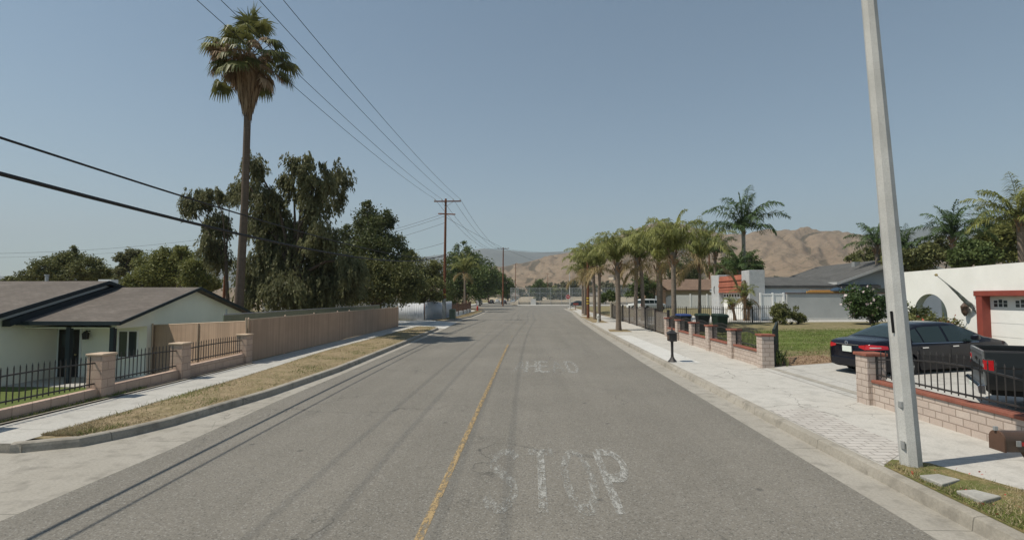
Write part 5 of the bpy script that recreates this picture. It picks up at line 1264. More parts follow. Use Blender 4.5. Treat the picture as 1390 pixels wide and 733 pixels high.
def foliage_tree(name, label, cat, base, clumps, leaf='leaf_dark', n=9000, size=.22, asp=.5, r0=.18, barkm='tree_bark', group=None, down=.2, zfork=None, seed=0, shell=.55, trunk=True):
    rg = np.random.default_rng(seed); root = empty(name, tuple(base), label, cat, group=group); inv = Matrix.Translation(-Vector(base))
    if trunk: o = limbs(MB(), base, clumps, r0, rg, zfork).build('trunk', M[barkm], root, smooth=True); o.matrix_parent_inverse = inv
    P, T = clump_points(clumps, n, rg, shell); V, Q = leaf_quads(P, size, asp, rg, down)
    o = np_mesh('crown' if trunk else 'foliage', V, Q, M[leaf], root, T); o.matrix_parent_inverse = inv
    return root
def px_clumps(L, Y, dY=1.0, rg=random, sy=1.0):
    """clumps seen at (px, py) with radius r px, standing about Y metres up the street"""
    out = []
    for q in L:
        px, py, r_ = q[:3]; rz = q[3] if len(q) > 3 else r_
        y = Y + rg.uniform(-dY, dY); c = at(px, py, y); k = y/695
        out.append((tuple(c), (r_*k, max(.5, min(r_, rz)*k*sy), rz*k)))
    return out
# ---- weeping trees: hanging strands
def weeping(name, label, base, clumps, nst, leaf, r0, seed, size=.17, zfork=None, hang=1.3, group=None, cat='tree'):
    rg = np.random.default_rng(seed); root = empty(name, tuple(base), label, cat, group=group); inv = Matrix.Translation(-Vector(base))
    b = limbs(MB(), base, clumps, r0, rg, zfork)
    o = b.build('trunk', M['tree_bark'], root, smooth=True); o.matrix_parent_inverse = inv
    vol = np.array([c[1][0]*c[1][1]*c[1][2] for c in clumps])**.7; cnt = np.maximum(6, nst*vol/vol.sum()).astype(int)
    P, T, D = [], [], []
    for (c, r_), k in zip(clumps, cnt):
        c = np.array(c); r_ = np.array(r_)
        m = max(3, k//9); sd = rg.normal(size=(m, 3)); sd /= np.linalg.norm(sd, axis=1)[:, None]; hub = c + sd*r_*(.35 + .6*rg.random((m, 1))); ht = rg.random(m)
        for i in range(k):
            j = rg.integers(m); s0 = hub[j] + rg.normal(size=3)*r_.mean()*.17; L = hang*(.35 + .9*rg.random())*min(1.2, .5 + r_.mean()*.4); nl = int(10 + L*11)
            t_ = np.sort(rg.random(nl)); out = (s0 - c); out[2] = 0; out /= np.linalg.norm(out)+1e-6
            q = s0 + np.outer(np.sin(t_*1.4)*.28*L, out) + np.outer(t_*L - .25*L*np.sin(t_*3.1)*.5, [0, 0, -1.0]) + rg.normal(size=(nl, 3))*.045
            P.append(q); T.append(np.clip(ht[j]*.55 + .45*rg.random(nl), 0, 1)); D.append(np.tile([out[0]*.3, out[1]*.3, -1.0], (nl, 1)))
    P = np.vstack(P); T = np.concatenate(T); D = np.vstack(D); V, Q = leaf_quads(P, size, .30, rg, 0, dirs=D)
    o = np_mesh('crown', V, Q, M[leaf], root, T); o.matrix_parent_inverse = inv
    return root
rr = random.Random(3)
bA = at(398, 418, 32)
weeping('weeping_tree', 'tall dark weeping tree with ragged hanging clumps behind the tan slatted fence', (bA.x, 32, -.4), px_clumps(
    [(345, 228, 22), (338, 258, 20), (362, 272, 24), (350, 300, 22), (385, 300, 22), (410, 222, 20), (430, 240, 24), (458, 236, 18), (398, 250, 20), (428, 275, 22), (450, 268, 18), (418, 300, 16), (380, 345, 36, 28), (350, 365, 32, 28), (415, 345, 36, 28), (385, 390, 38, 24), (425, 385, 40, 26), (450, 350, 32, 26), (350, 398, 26, 20), (465, 385, 32, 24), (372, 320, 26), (440, 320, 24), (400, 322, 24), (440, 405, 30, 14), (400, 408, 30, 12), (478, 360, 22)], 32, 1.6, rr), 5600, 'leaf_willow', .26, 11, size=.24, zfork=3.6, hang=.85)
bB = at(303, 408, 34)
weeping('weeping_tree', 'narrow weeping tree just left of the tall fan palm trunk', (bB.x + .15, 34.5, -.5), px_clumps([(270, 272, 22, 16), (290, 262, 14, 12), (256, 280, 12, 10), (296, 300, 20, 18), (292, 330, 20, 20), (298, 352, 18, 16), (312, 268, 12, 10)], 34.5, .7, rr), 1250, 'leaf_willow', .13, 12, size=.22, zfork=5.0, hang=.85)
c_ = px_clumps([(500, 300, 20), (520, 312, 22), (484, 322, 20), (534, 340, 20), (508, 340, 26), (478, 345, 18), (545, 355, 14), (470, 318, 12), (497, 283, 9), (499, 276, 5), (525, 298, 12)], 46, 2, rr)
foliage_tree('broadleaf_tree', 'near-black dense tree with one bare topmost sprig behind the tan fence', 'tree', (at(515, 410, 46).x, 46, .1), c_, 'leaf_dark', 17000, .26, .45, .24, seed=21, group='trees behind the tan fence')
c_ = px_clumps([(470, 380, 28), (500, 376, 28), (525, 380, 26), (548, 374, 24), (480, 400, 26, 16), (515, 402, 28, 14), (545, 400, 24, 14), (560, 388, 18, 16)], 43.5, 1.2, rr)
foliage_tree('broadleaf_tree', 'low olive-green tree spilling over the far end of the tan fence', 'tree', (at(505, 412, 44).x, 44, .1), c_, 'leaf_olive', 22000, .24, .42, .2, seed=22, group='trees behind the tan fence')
c_ = px_clumps([(562, 366, 20), (584, 372, 18), (570, 388, 22), (592, 392, 14), (555, 396, 18, 14), (580, 402, 18, 12), (594, 365, 12), (556, 350, 10)], 53, 1.4, rr)
foliage_tree('broadleaf_tree', 'dark olive bushy tree overhanging the corrugated fence by the tall pole', 'tree', (at(575, 412, 54).x, 54.5, .1), c_, 'leaf_olive', 13000, .26, .45, .22, seed=23, group='trees behind the tan fence')
# street trees further up on the left
for k, (L, Y, n, lb, leaf) in enumerate((
        ([(626, 348, 14), (616, 360, 16), (636, 358, 17), (624, 380, 22), (645, 380, 18), (610, 384, 18), (627, 336, 8), (650, 366, 12), (640, 396, 16), (620, 398, 16)], 100, 15000, 'bright green street tree directly right of the tall pole', 'leaf_street'),
        ([(648, 356, 13), (658, 366, 15), (646, 376, 15), (664, 382, 14), (652, 392, 14), (640, 392, 12)], 140, 9000, 'leafy street tree behind the white street lamp', 'leaf_street'),
        ([(676, 376, 11), (686, 382, 10), (670, 388, 12), (682, 394, 10), (692, 392, 8)], 172, 6000, 'smaller street tree just left of the far pole', 'leaf_street'),
        ([(664, 378, 11), (668, 390, 11), (658, 394, 11)], 196, 4500, 'distant street tree between the white lamp and the far pole', 'leaf_street'),
        ([(604, 384, 10), (610, 396, 10), (602, 402, 8)], 118, 3500, 'dark street tree hidden mostly behind the tall pole', 'leaf_dark'),
        ([(733, 388, 9), (728, 396, 8), (738, 396, 8), (733, 402, 8)], 200, 3500, 'round green tree standing inside the school yard', 'leaf_street'),
        ([(756, 397, 8), (764, 400, 8), (748, 402, 6)], 215, 2500, 'low olive tree inside the school yard', 'leaf_olive'))):
    c_ = px_clumps(L, Y, 2, rr); bx = sum(q[0][0] for q in c_)/len(c_)
    foliage_tree('street_tree', lb, 'tree', (bx, Y, .1), c_, leaf, n, .5*Y/130, .55, .22, seed=30+k)
# trees behind the ranch house
c_ = px_clumps([(58, 364, 18, 12), (80, 357, 18, 13), (98, 356, 18, 13), (118, 363, 22, 13), (136, 372, 16, 10), (95, 374, 32, 11), (42, 374, 16, 9), (97, 342, 6, 7), (97, 350, 9, 8), (60, 378, 26, 8), (130, 380, 22, 7)], 44, 1.5, rr)
foliage_tree('broadleaf_tree', 'dull green tree with a pointed top behind the left end of the house roof', 'tree', (at(95, 385, 44).x, 44, -.6), c_, 'leaf_olive', 24000, .22, .4, .25, seed=41)
c_ = px_clumps([(168, 350, 10, 8), (180, 346, 11, 8), (172, 360, 9, 8), (186, 358, 8, 7), (164, 368, 8, 8)], 52, 1, rr)
foliage_tree('broadleaf_tree', 'grey-green open tree showing between the two gables', 'tree', (at(174, 385, 52).x, 52, -.5), c_, 'leaf_willow', 8000, .24, .5, .2, seed=42)
c_ = px_clumps([(205, 358, 20, 14), (225, 352, 20, 14), (248, 352, 18, 14), (264, 362, 18, 16), (212, 372, 28, 14), (240, 372, 28, 16), (265, 380, 24, 14), (192, 378, 22, 10), (284, 384, 16, 12), (247, 340, 9, 7), (225, 386, 34, 9), (180, 384, 18, 8)], 40, 1.5, rr)
foliage_tree('broadleaf_tree', 'wide bright olive tree behind the front gable of the ranch house', 'tree', (at(235, 388, 40).x, 40, -.5), c_, 'leaf_bright', 34000, .2, .42, .22, seed=43)
c_ = px_clumps([(20, 380, 10, 5), (150, 380, 14, 7), (0, 382, 10, 5)], 60, 2, rr); foliage_tree('hedge', 'dark hedge line low behind the ranch house roofs', 'hedge', (at(20, 385, 60).x, 60, -.4), c_, 'leaf_olive', 3000, .3, .5, seed=44, trunk=False)

# ---- fan palm
def fan_palm(base, zc, seed):
    rg = random.Random(seed); root = empty('fan_palm', base, 'very tall fan palm with shaggy brown skirt behind the ranch house', 'palm tree'); f, adopt = P_(root)
    x, y, z = base
    f(MB().tube([(x, y, z-.3), (x, y, z+.5), (x+.1, y, z+4), (x+.22, y, z+8), (x+.25, y, zc-2.2), (x+.24, y, zc)], [.33, .27, .22, .19, .17, .17], 16), 'trunk', 'fan_trunk', smooth=True)
    C = Vector((x+.24, y, zc))
    V, Q, T, Mi = [], [], [], []
    def quad(a, b_, c_, d, t_, mi): Q.append((len(V), len(V)+1, len(V)+2, len(V)+3)); V.extend([tuple(a), tuple(b_), tuple(c_), tuple(d)]); T.append(t_); Mi.append(mi)
    def fan(az, el, pet, blade, dead=0, droop=.35):
        d = Vector((math.cos(az)*math.cos(el), math.sin(az)*math.cos(el), math.sin(el))); p0 = C + Vector((0, 0, rg.uniform(-.5, .25))); sag = Vector((0, 0, -.25*pet*max(0, math.cos(el))))
        p1 = p0 + d*pet + sag; side = d.cross(Vector((0, 0, 1))); side = side.normalized() if side.length > .05 else Vector((1, 0, 0))
        dd = (d + Vector((0, 0, -.45))).normalized(); up = side.cross(dd).normalized()
        quad(p0 - side*.03, p0 + side*.03, p1 + side*.018, p1 - side*.018, rg.random()*.4, 1 if dead else 2)
        n = 21; fold = rg.uniform(.15, .5); tone = rg.random()*.5
        for i in range(n):
            a = R(-115 + 230*i/(n-1)); s_ = (dd*math.cos(a) + side*math.sin(a) - up*fold*abs(math.sin(a))*.6).normalized()
            L = blade*(1 - .18*abs(a)/2)*rg.uniform(.85, 1.1); w_ = .055*blade
            tn = s_.cross(up).normalized()*w_; m1 = p1 + s_*L*.55; tipd = (s_ + Vector((0, 0, -droop*rg.uniform(.8, 2.2)))).normalized(); e = m1 + tipd*L*.5
            t_ = min(1, tone + .5*rg.random())
            quad(p1 - tn*.15, p1 + tn*.15, m1 + tn, m1 - tn, t_, dead); quad(m1 - tn, m1 + tn, e + tn*.12, e - tn*.12, t_, dead)
    for i in range(54):
        u = (i+.5)/54; el = R(84 - 112*u + rg.uniform(-18, 14)); fan(i*2.39996 + rg.uniform(-.4, .4), el, rg.uniform(1.1, 2.35)*(1 - .12*max(0, math.sin(el))), rg.uniform(.75, 1.15), 0, .5 + .8*u)
    for i in range(44): fan(rg.uniform(0, 6.28), R(rg.uniform(-45, 35)), rg.uniform(.9, 1.8), rg.uniform(.6, .85), 1, 1.5)
    o = np_mesh('crown', np.array(V), np.array(Q), [M['leaf_fan'], M['leaf_dead'], M['leaf_bright']], root, np.array(T), midx=np.array(Mi)); o.matrix_parent_inverse = Matrix.Translation(-Vector(base))
    V.clear(); Q.clear(); T.clear(); Mi.clear()
    for i in range(2000):
        u = rg.random(); az = rg.uniform(0, 6.28); zt_ = zc - .3 - 2.6*u; rad = (.72*(1-u)**.7 + .26)*rg.uniform(.45, 1.0); L = rg.uniform(.5, 1.1)
        p = Vector((C.x + rad*math.cos(az), C.y + rad*math.sin(az), zt_)); d = Vector((-math.cos(az)*.22 + rg.uniform(-.15, .15), -math.sin(az)*.22 + rg.uniform(-.15, .15), -1)).normalized()*L
        s_ = Vector((-math.sin(az), math.cos(az), 0))*rg.uniform(.03, .07); quad(p - s_, p + s_, p + d + s_*.3, p + d - s_*.3, rg.random()*.8, 0)
    o = np_mesh('dead_leaf_skirt', np.array(V), np.array(Q), M['leaf_dead'], root, np.array(T)); o.matrix_parent_inverse = Matrix.Translation(-Vector(base))
fan_palm((-15.80, 27, -.6), 15.9, 5)

# ---- queen palms
def palm_proto(seed, nf=24, L=2.7, leafm='leaf_palm', droop=1.0):
    arching = droop < 1
    """crown mesh about the top of the trunk, fronds arching out and down"""
    rg = random.Random(seed); V, Q, T = [], [], []
    def quad(a, b_, c_, d, t_): Q.append((len(V), len(V)+1, len(V)+2, len(V)+3)); V.extend([tuple(a), tuple(b_), tuple(c_), tuple(d)]); T.append(t_)
    for i in range(nf):
        az = i*2.39996 + rg.uniform(-.25, .25); u = (i+.5)/nf; el = R(87 - (72 if arching else 44)*u + rg.uniform(-7, 7) - (45 if (not arching and i >= nf - 2 - (seed % 2)) else 0)); Lf = L*(1.0 if arching else 1.22)*rg.uniform(.8, 1.12)*(.82 + .18*math.sin(math.pi*u))
        n = 17; p = Vector((0, 0, 0)); d = Vector((math.cos(az)*math.cos(el), math.sin(az)*math.cos(el), math.sin(el))); pts = [p.copy()]; side0 = Vector((-math.sin(az), math.cos(az), 0)); bend = rg.uniform(.75, 1.25)*(1.25 if arching else 1.75)
        for k in range(n):
            g = bend*(.01 + .17*((k+1)/n)**1.6)
            d = (d + Vector((0, 0, -g))).normalized(); p = p + d*(Lf/n); pts.append(p.copy())
        tone = rg.random()*.45; dead = (not arching) and i >= nf - 2 - (seed % 2)
        for k in range(n):
            a, b_ = pts[k], pts[k+1]; w_ = .028*(1 - k/n) + .006; quad(a - side0*w_, a + side0*w_, b_ + side0*w_*.9, b_ - side0*w_*.9, .75)
        for k in range(2, n):
            for sub in range(3):
                a = pts[k].lerp(pts[min(k+1, n)], sub/3); t_ = (k + sub/3)/n; dd = (pts[min(k+1, n)] - pts[k-1]).normalized(); LL = (.62 if arching else .72)*(L/2.7)*(math.sin(math.pi*min(1, .12 + t_*.86))**.6)*rg.uniform(.8, 1.1)
                for sg in (-1, 1):
                    o = (side0*sg*rg.uniform(.55, 1.0) + dd*.55 + Vector((0, 0, rg.uniform(-.55, .35)))).normalized(); m = a + o*LL*.5; e = m + (o + Vector((0, 0, -rg.uniform(.5, 1.3)*(1 if arching else 1.6)))).normalized()*LL*.55
                    wv = o.cross(Vector((rg.uniform(-.4, .4), rg.uniform(-.4, .4), 1))); wv = wv.normalized()*.025*(L/2.7); tt = 1.0 if dead else min(.94, tone + rg.random()*.55)
                    quad(a - wv*.5, a + wv*.5, m + wv, m - wv, tt); quad(m - wv, m + wv, e + wv*.15, e - wv*.15, tt)
    return np.array(V), np.array(Q), np.array(T)
_cr = {}
def queen_palm(loc, ztop, r0, label, kind='leaf_palm', variant=0, scale=1.0, lean=0.0, group='queen palms along the right pavement', trunkm='palm_trunk', droop=1.55):
    x, y, z = loc; root = empty('queen_palm', loc, label, 'palm tree', group=group); h = ztop - z
    key = (kind, variant, droop)
    b = MB(); rgp = random.Random(int(x*97 + y*13)); rz = []
    for i in range(13): t_ = i/12; rz.append(((lean*t_*t_*h, 0, h*t_), r0*.86*(1.3 if i == 0 else 1.08 - .12*t_)*(1 + .05*math.sin(i*2.1)) * (1 if t_ < .86 else 1.12)))
    tr = b.tube([q[0] for q in rz], [q[1] for q in rz], 12).build('trunk', M[trunkm], root, smooth=True)
    hb = MB()
    for i in range(22):
        a = rgp.uniform(0, 6.28); zz = h - rgp.uniform(.05, .95)*min(1, scale); c0 = Vector((lean*h*.95 + r0*1.0*math.cos(a), r0*math.sin(a), zz)); hb.bar(c0, c0 + Vector((math.cos(a)*.17, math.sin(a)*.17, rgp.uniform(.15, .5))), .09, .03)
    hb.build('leaf_bases', M['husk'], root)
    if key not in _cr:
        V, Q, T = palm_proto(100 + variant*7, (20 if droop > .995 else 19) + variant % 3, 2.7, kind, droop); o = np_mesh('crown', V, Q, M[kind], root, T); _cr[key] = o
    else: o = _cr[key].copy(); COL.objects.link(o); o.parent = root
    o.location = (lean*h, 0, h - .05); o.scale = (scale,)*3; o.rotation_euler = (0, 0, rgp.uniform(0, 6.28))
    return root
for k, (x, y, zt_, r0, sc, lb, lean) in enumerate((
        (6.07, 36.3, 4.9, .20, 1.0, 'kerbside palm nearest the camera, in a square of dry soil', -.012),
        (6.45, 49.6, 5.3, .17, 1.1, 'kerbside palm right behind the grey-white hydrant', .02),
        (6.60, 54.2, 5.7, .19, 1.15, 'kerbside palm with pale smooth trunk left of the hydrant palm', -.03),
        (6.86, 66.5, 6.2, .21, 1.35, 'kerbside palm beyond the wooden pole with yellow marker', .03),
        (7.05, 71.5, 5.2, .16, 1.3, 'farthest kerbside palm, next to the stop sign', 0))):
    queen_palm((x, y, .15), zt_, r0, lb, 'leaf_palm', k % 3, sc, lean)
for k, (x, y, zt_, r0, sc, lb, lean, kd) in enumerate((
        (9.3, 46.4, 6.0, .19, 1.2, 'yard palm with bare trunk just right of the nearest kerbside palm', .03, 'leaf_palm'),
        (10.0, 46.6, 5.7, .2, 1.15, 'dark trunked yard palm behind the arched mesh gate', -.035, 'leaf_palm'),
        (9.0, 36.5, 4.9, .24, 1.1, 'stout yard palm with brown husk at the end of the mesh gates', 0, 'leaf_palm'),
        (8.75, 32.0, 5.25, .175, 1.05, 'tall ringed yard palm rising behind the far red capped pillars', 0, 'leaf_palm'),
        (12.3, 38.2, 5.1, .12, 1.15, 'slim yard palm right of the ringed palm, before the brown house', .025, 'leaf_palm'),
        (24.9, 61, 10.5, .24, 2.05, 'tallest palm with long arching fronds behind the white mansard house', 0, 'leaf_palm_dark'),
        (21.2, 60, 7.6, .2, 1.25, 'dark green palm left of the tallest palm behind the red tile band', 0, 'leaf_palm_dark'),
        (23.0, 57.5, 5.4, .2, 1.2, 'short full palm directly behind the red tile band', 0, 'leaf_palm_dark'))):
    queen_palm((x, y, .35 if y < 56 else .6), zt_, r0, lb, kd, k % 3, sc, lean, 'palms in the right hand yards', 'palm_trunk' if k != 5 else 'palm_pale', .75 if kd == 'leaf_palm_dark' else 1.55)
# palms and shrubs behind the arched house
for k, (px, pyt, Y, sc, lb, r0) in enumerate(((1190, 333, 48, 1.15, 'green palm showing left of the street light above the grey roof', .2), (1293, 322, 46, 1.35, 'arching palm with orange fruit stalk above the white arched house', .22), (1384, 300, 42, 1.6, 'large palm with yellowed fronds at the right edge above the red roof', .26), (1345, 318, 50, 1.25, 'palm crown between the arching palm and the right edge palm', .22), (1228, 338, 52, 1.05, 'low palm crown just right of the street light', .2))):
    p = at(px, pyt, Y); queen_palm((p.x, Y, .6), p.z, r0, lb, 'leaf_palm' if k in (2,) else 'leaf_palm_dark', k % 3, sc, 0, 'palms behind the arched house', 'palm_trunk', .9)
for k, (L, Y, leaf, lb, n) in enumerate((([(1215, 352, 16, 12), (1240, 350, 16, 12), (1262, 348, 16, 14), (1230, 362, 20, 10)], 44, 'leaf_olive', 'olive shrub mass above the right slope of the grey roof', 7000),
        ([(1318, 342, 16, 14), (1335, 345, 14, 14), (1305, 350, 14, 12)], 40, 'leaf_street', 'dark rounded shrub above the white parapet', 7000),
        ([(1350, 326, 20, 16), (1372, 316, 18, 16), (1388, 332, 22, 18), (1362, 344, 20, 12), (1402, 310, 22, 22), (1335, 335, 16, 14)], 47, 'leaf_bright', 'yellow-green tree mass behind the red hip roof', 13000),
        ([(1275, 338, 18, 14), (1290, 345, 20, 14), (1262, 345, 14, 12)], 50, 'leaf_olive', 'olive foliage under the arching palm', 4500),
        ([(1160, 352, 10, 8), (1176, 346, 12, 10), (1192, 350, 14, 10), (1205, 356, 12, 8)], 66, 'leaf_olive', 'low pale green trees beyond the ridge of the grey roof', 4500))):
    c_ = px_clumps(L, Y, 1, rr); bx = sum(q[0][0] for q in c_)/len(c_); foliage_tree('broadleaf_tree', lb, 'tree', (bx, Y, .5), c_, leaf, n, .3, .45, .18, seed=60+k)
c_ = px_clumps([(870, 385, 12), (882, 392, 10), (860, 395, 10), (876, 402, 10, 8)], 84, 1.5, rr); foliage_tree('broadleaf_tree', 'deep green leafy tree behind the white wagon', 'tree', (20.5, 84, .5), c_, 'leaf_street', 5000, .35, .5, .2, seed=70)
c_ = px_clumps([(922, 362, 14), (938, 370, 12), (905, 372, 12), (950, 364, 10), (930, 378, 16, 8)], 108, 2, rr); foliage_tree('broadleaf_tree', 'dark tree rising behind the brown house roof', 'tree', (at(930, 400, 108).x, 108, .5), c_, 'leaf_dark', 5000, .45, .5, .25, seed=71)
c_ = px_clumps([(990, 362, 14), (1004, 368, 12), (975, 366, 10), (1018, 356, 12), (1026, 366, 10)], 70, 1.5, rr); foliage_tree('broadleaf_tree', 'bright green bushy tree behind the pillars of the mansard house', 'tree', (at(1000, 400, 70).x, 70, .5), c_, 'leaf_street', 6500, .32, .5, .2, seed=72)
# palm beyond the tall pole
p = at(631, 378, 84); queen_palm((p.x, 84, .15), p.z + 1.0, .2, 'drooping yellow-green palm just right of the tall pole', 'leaf_palm', 1, 1.15, 0, None)
# ---- shrubs
def shrub(base, rx, rz, leaf, label, n, seed, size=.11, petals=None, name='shrub'):
    rg = np.random.default_rng(seed); k = 9; cl = []
    for i in range(k): a = rg.uniform(0, 6.28); q = rg.random()**.5*.62; cl.append(((base[0] + rx*q*math.cos(a), base[1] + rx*q*math.sin(a), base[2] + rz*rg.uniform(.35, .72)), (rx*.42, rx*.42, rz*.36)))
    root = empty(name, base, label, 'shrub'); inv = Matrix.Translation(-Vector(base))
    P, T = clump_points(cl, n, rg, .4); V, Q = leaf_quads(P, size, .45, rg, .1); o = np_mesh('foliage', V, Q, M[leaf], root, T); o.matrix_parent_inverse = inv
    b = MB()
    for i in range(7): c_ = Vector(cl[i][0]); b.tube([Vector(base) - Vector((0, 0, .05)), Vector(base).lerp(c_, .5) + Vector((0, 0, .1)), c_], [.03, .022, .008], 5)
    o = b.build('stems', M['tree_bark'], root); o.matrix_parent_inverse = inv
    if petals:
        idx = rg.choice(len(P), petals[1]); C = np.array(cl[0][0]); out = P[idx] - np.array([base[0], base[1], base[2] + rz*.4]); pp = P[idx] + out*.10
        V, Q = leaf_quads(pp, size*1.1, .9, rg, -.2); o = np_mesh('blossom', V, Q, M[petals[0]], root, rg.random(len(pp))); o.matrix_parent_inverse = inv
    return root
shrub((18.0, 37.6, .5), 1.05, 1.55, 'leaf_olive', 'rounded dark olive shrub before the white vinyl gate', 4200, 81, .15)
shrub((19.2, 37.9, .5), .7, .95, 'leaf_olive', 'lower shrub leaning against the right of the rounded olive shrub', 1600, 82, .14)
shrub((24.0, 37.2, .5), 2.0, 2.7, 'leaf_oleander', 'large oleander with white blossoms before the grey stucco wall', 8500, 83, .2, ('petal', 130))
shrub((22.2, 31.5, .5), .9, 1.15, 'leaf_bright', 'yellow-green shrub partly hidden by the street light pole', 1800, 84, .16)
shrub((17.0, 23.5, .45), .75, 1.75, 'leaf_dark', 'near-black shrub growing inside the house arch', 2600, 85, .13)
shrub((16.3, 22.2, .45), .85, 1.3, 'leaf_olive', 'olive hedge shrub under the arch, left of two', 2600, 86, .11, ('petal_red', 40))
shrub((16.3, 20.9, .45), .95, 1.4, 'leaf_olive', 'olive hedge shrub with orange flowers beside the red garage frame', 3000, 87, .11, ('petal_red', 90))
shrub((16.2, 24.6, .45), .6, .85, 'leaf_bright', 'small pale shrub left of the house arch', 1200, 88, .11)
for k, (x, y, r_, h_, lb) in enumerate(((8.3, 18.8, .32, .72, 'clump of green strap leaves behind the first railing panel'), (8.4, 21.5, .32, .65, 'clump of green strap leaves behind the second railing panel'), (8.5, 24.2, .3, .6, 'clump of green leaves behind the third railing panel'))):
    rg = np.random.default_rng(90+k); n = 420; c0 = np.stack([x + rg.normal(size=n)*r_*.5, y + rg.normal(size=n)*.55, np.full(n, .2)], 1); d = np.stack([rg.normal(size=n)*.35, rg.normal(size=n)*.35, np.ones(n)], 1); d /= np.linalg.norm(d, axis=1)[:, None]
    L = h_*(.5 + .6*rg.random(n))[:, None]; s_ = np.cross(d, rg.normal(size=(n, 3))); s_ /= np.linalg.norm(s_, axis=1)[:, None]; m = c0 + d*L*.6; e = m + (d + np.stack([rg.normal(size=n)*.6, rg.normal(size=n)*.6, -np.ones(n)*.5], 1))*L*.4
    V = np.empty((n, 6, 3)); V[:, 0] = c0 - s_*.014; V[:, 1] = c0 + s_*.014; V[:, 2] = m + s_*.018; V[:, 3] = m - s_*.018; V[:, 4] = e + s_*.003; V[:, 5] = e - s_*.003
    ix = np.arange(n)[:, None]*6; Q = np.vstack([ix + np.array([[0, 1, 2, 3]]), ix + np.array([[3, 2, 4, 5]])]); tag(np_mesh('strap_leaf_plant', V.reshape(-1, 3), Q, M['leaf_street'], None, np.tile(rg.random(n), 2)), lb, 'plant')
# small palms before the white garage, cactus-like clump
for k, (x, y, h_, sc, lb, ln) in enumerate(((16.9, 43.5, 1.75, .36, 'young palm with leaning trunk before the white garage door', -.22), (17.6, 43.2, 2.45, .5, 'taller young palm with upright trunk before the white garage door', 0), (18.05, 43.6, 1.7, .26, 'shortest young palm beside the rough stucco pillar', .05))):
    queen_palm((x, y, .55), h_, .13, lb, 'leaf_palm', k % 3, sc, ln, 'young palms before the white garage', 'husk')
c_ = px_clumps([(827, 402, 9, 7), (834, 404, 7, 6), (820, 405, 6, 5)], 78, .6, rr); foliage_tree('hedge', 'rounded green hedge at the corner beyond the mesh fence', 'hedge', (at(827, 415, 78).x, 78, .3), c_, 'leaf_street', 3000, .3, .5, seed=95, trunk=False)
# ---- grass
def blades(name, n, fx, mat, hmin, hmax, seed, wd=.006, clump=0.0, thresh=None):
    rg = np.random.default_rng(seed); P = fx(n, rg); n = len(P)
    if thresh is not None:
        keep = np.array([noise.noise(Vector((p[0]*.9, p[1]*.9, seed))) + .25*rg.normal() > thresh for p in P]); P = P[keep]; n = len(P)
    d = np.stack([rg.normal(size=n)*.55, rg.normal(size=n)*.55, np.ones(n)], 1); d /= np.linalg.norm(d, axis=1)[:, None]; L = (hmin + (hmax-hmin)*rg.random(n)**2)[:, None]
    s_ = np.cross(d, rg.normal(size=(n, 3))); s_ /= np.linalg.norm(s_, axis=1)[:, None]; e = P + d*L; e[:, 2] -= L[:, 0]*.15
    V = np.empty((n, 4, 3)); V[:, 0] = P - s_*wd; V[:, 1] = P + s_*wd; V[:, 2] = e + s_*wd*.2; V[:, 3] = e - s_*wd*.2
    T = np.clip([.5 + .6*noise.noise(Vector((p[0]*.7, p[1]*.7, 9.1))) + .25*rg.normal() for p in P], 0, 1)
    return np_mesh(name, V.reshape(-1, 3), np.arange(n*4).reshape(n, 4), M[mat], None, np.array(T))
def left_strip(n, rg):
    y = 8.5 + 31.8*rg.random(n)**1.7; a = np.array([min(walk_l(q), curb_l(q)-.17) for q in y]); c = np.array([curb_l(q)-.17 for q in y]); x = a + (c-a)*rg.random(n); return np.stack([x, y, np.full(n, .16)], 1)
tag(blades('dry_grass', 42000, left_strip, 'blade_dry', .015, .075, 5, .005, thresh=-.03), 'dry yellow grass on the left verge', 'grass', kind='stuff')
tag(blades('green_tufts', 26000, left_strip, 'blade_green', .02, .12, 8, .006, thresh=.36), 'sparse green tufts in the left verge', 'grass', kind='stuff')
def right_strip(n, rg): y = 2.5 + 5.0*rg.random(n); x = 4.91 + 1.05*rg.random(n); ok = x < np.interp(y, [2, 6.5, 7.55], [5.98, 5.96, 5.35]); q = np.stack([x, y, np.full(n, .17)], 1)[ok]; m = ~(((q[:, 0] > 4.97) & (q[:, 0] < 5.38) & (q[:, 1] > 6.6) & (q[:, 1] < 6.95)) | ((q[:, 0] > 5.02) & (q[:, 0] < 5.38) & (q[:, 1] > 6.1) & (q[:, 1] < 6.42))); return q[m]
tag(blades('verge_grass', 15000, right_strip, 'blade_dry', .02, .075, 15, .004), 'short dry grass round the stone slabs', 'grass', kind='stuff')
tag(blades('verge_green_grass', 26000, right_strip, 'blade_green', .02, .08, 18, .004, thresh=.12), 'green grass patches round the stone slabs', 'grass', kind='stuff')
def lawnL(n, rg): x = -10.35 - 4.2*rg.random(n); y = 8 + 9.2*rg.random(n); z = np.array([lot(a, 0) for a in x]) + .01; return np.stack([x, y, z], 1)
tag(blades('lawn_grass', 34000, lawnL, 'blade_green', .03, .09, 25, .006), 'green lawn grass behind the left railings', 'grass', kind='stuff')
def lawnR(n, rg): x = 8.1 + 15*rg.random(n); y = 19.6 + 12.5*rg.random(n)**1.0 + rg.normal(size=n)*.6; z = np.array([lot(a, 1) for a in x]); return np.stack([x, y, z], 1)
tag(blades('yard_grass', 52000, lawnR, 'blade_green', .03, .10, 35, .009, thresh=-.12), 'patchy green lawn grass in the right front yard', 'grass', kind='stuff')
tag(blades('yard_dry_grass', 26000, lawnR, 'blade_dry', .03, .07, 36, .009, thresh=.22), 'dry straw coloured grass in the right front yard', 'grass', kind='stuff')
def stripW(n, rg): y = 7 + 6*rg.random(n); return np.stack([np.array([wall_l(q) for q in y]) + .04 + .22*rg.random(n), y, np.full(n, .165)], 1)
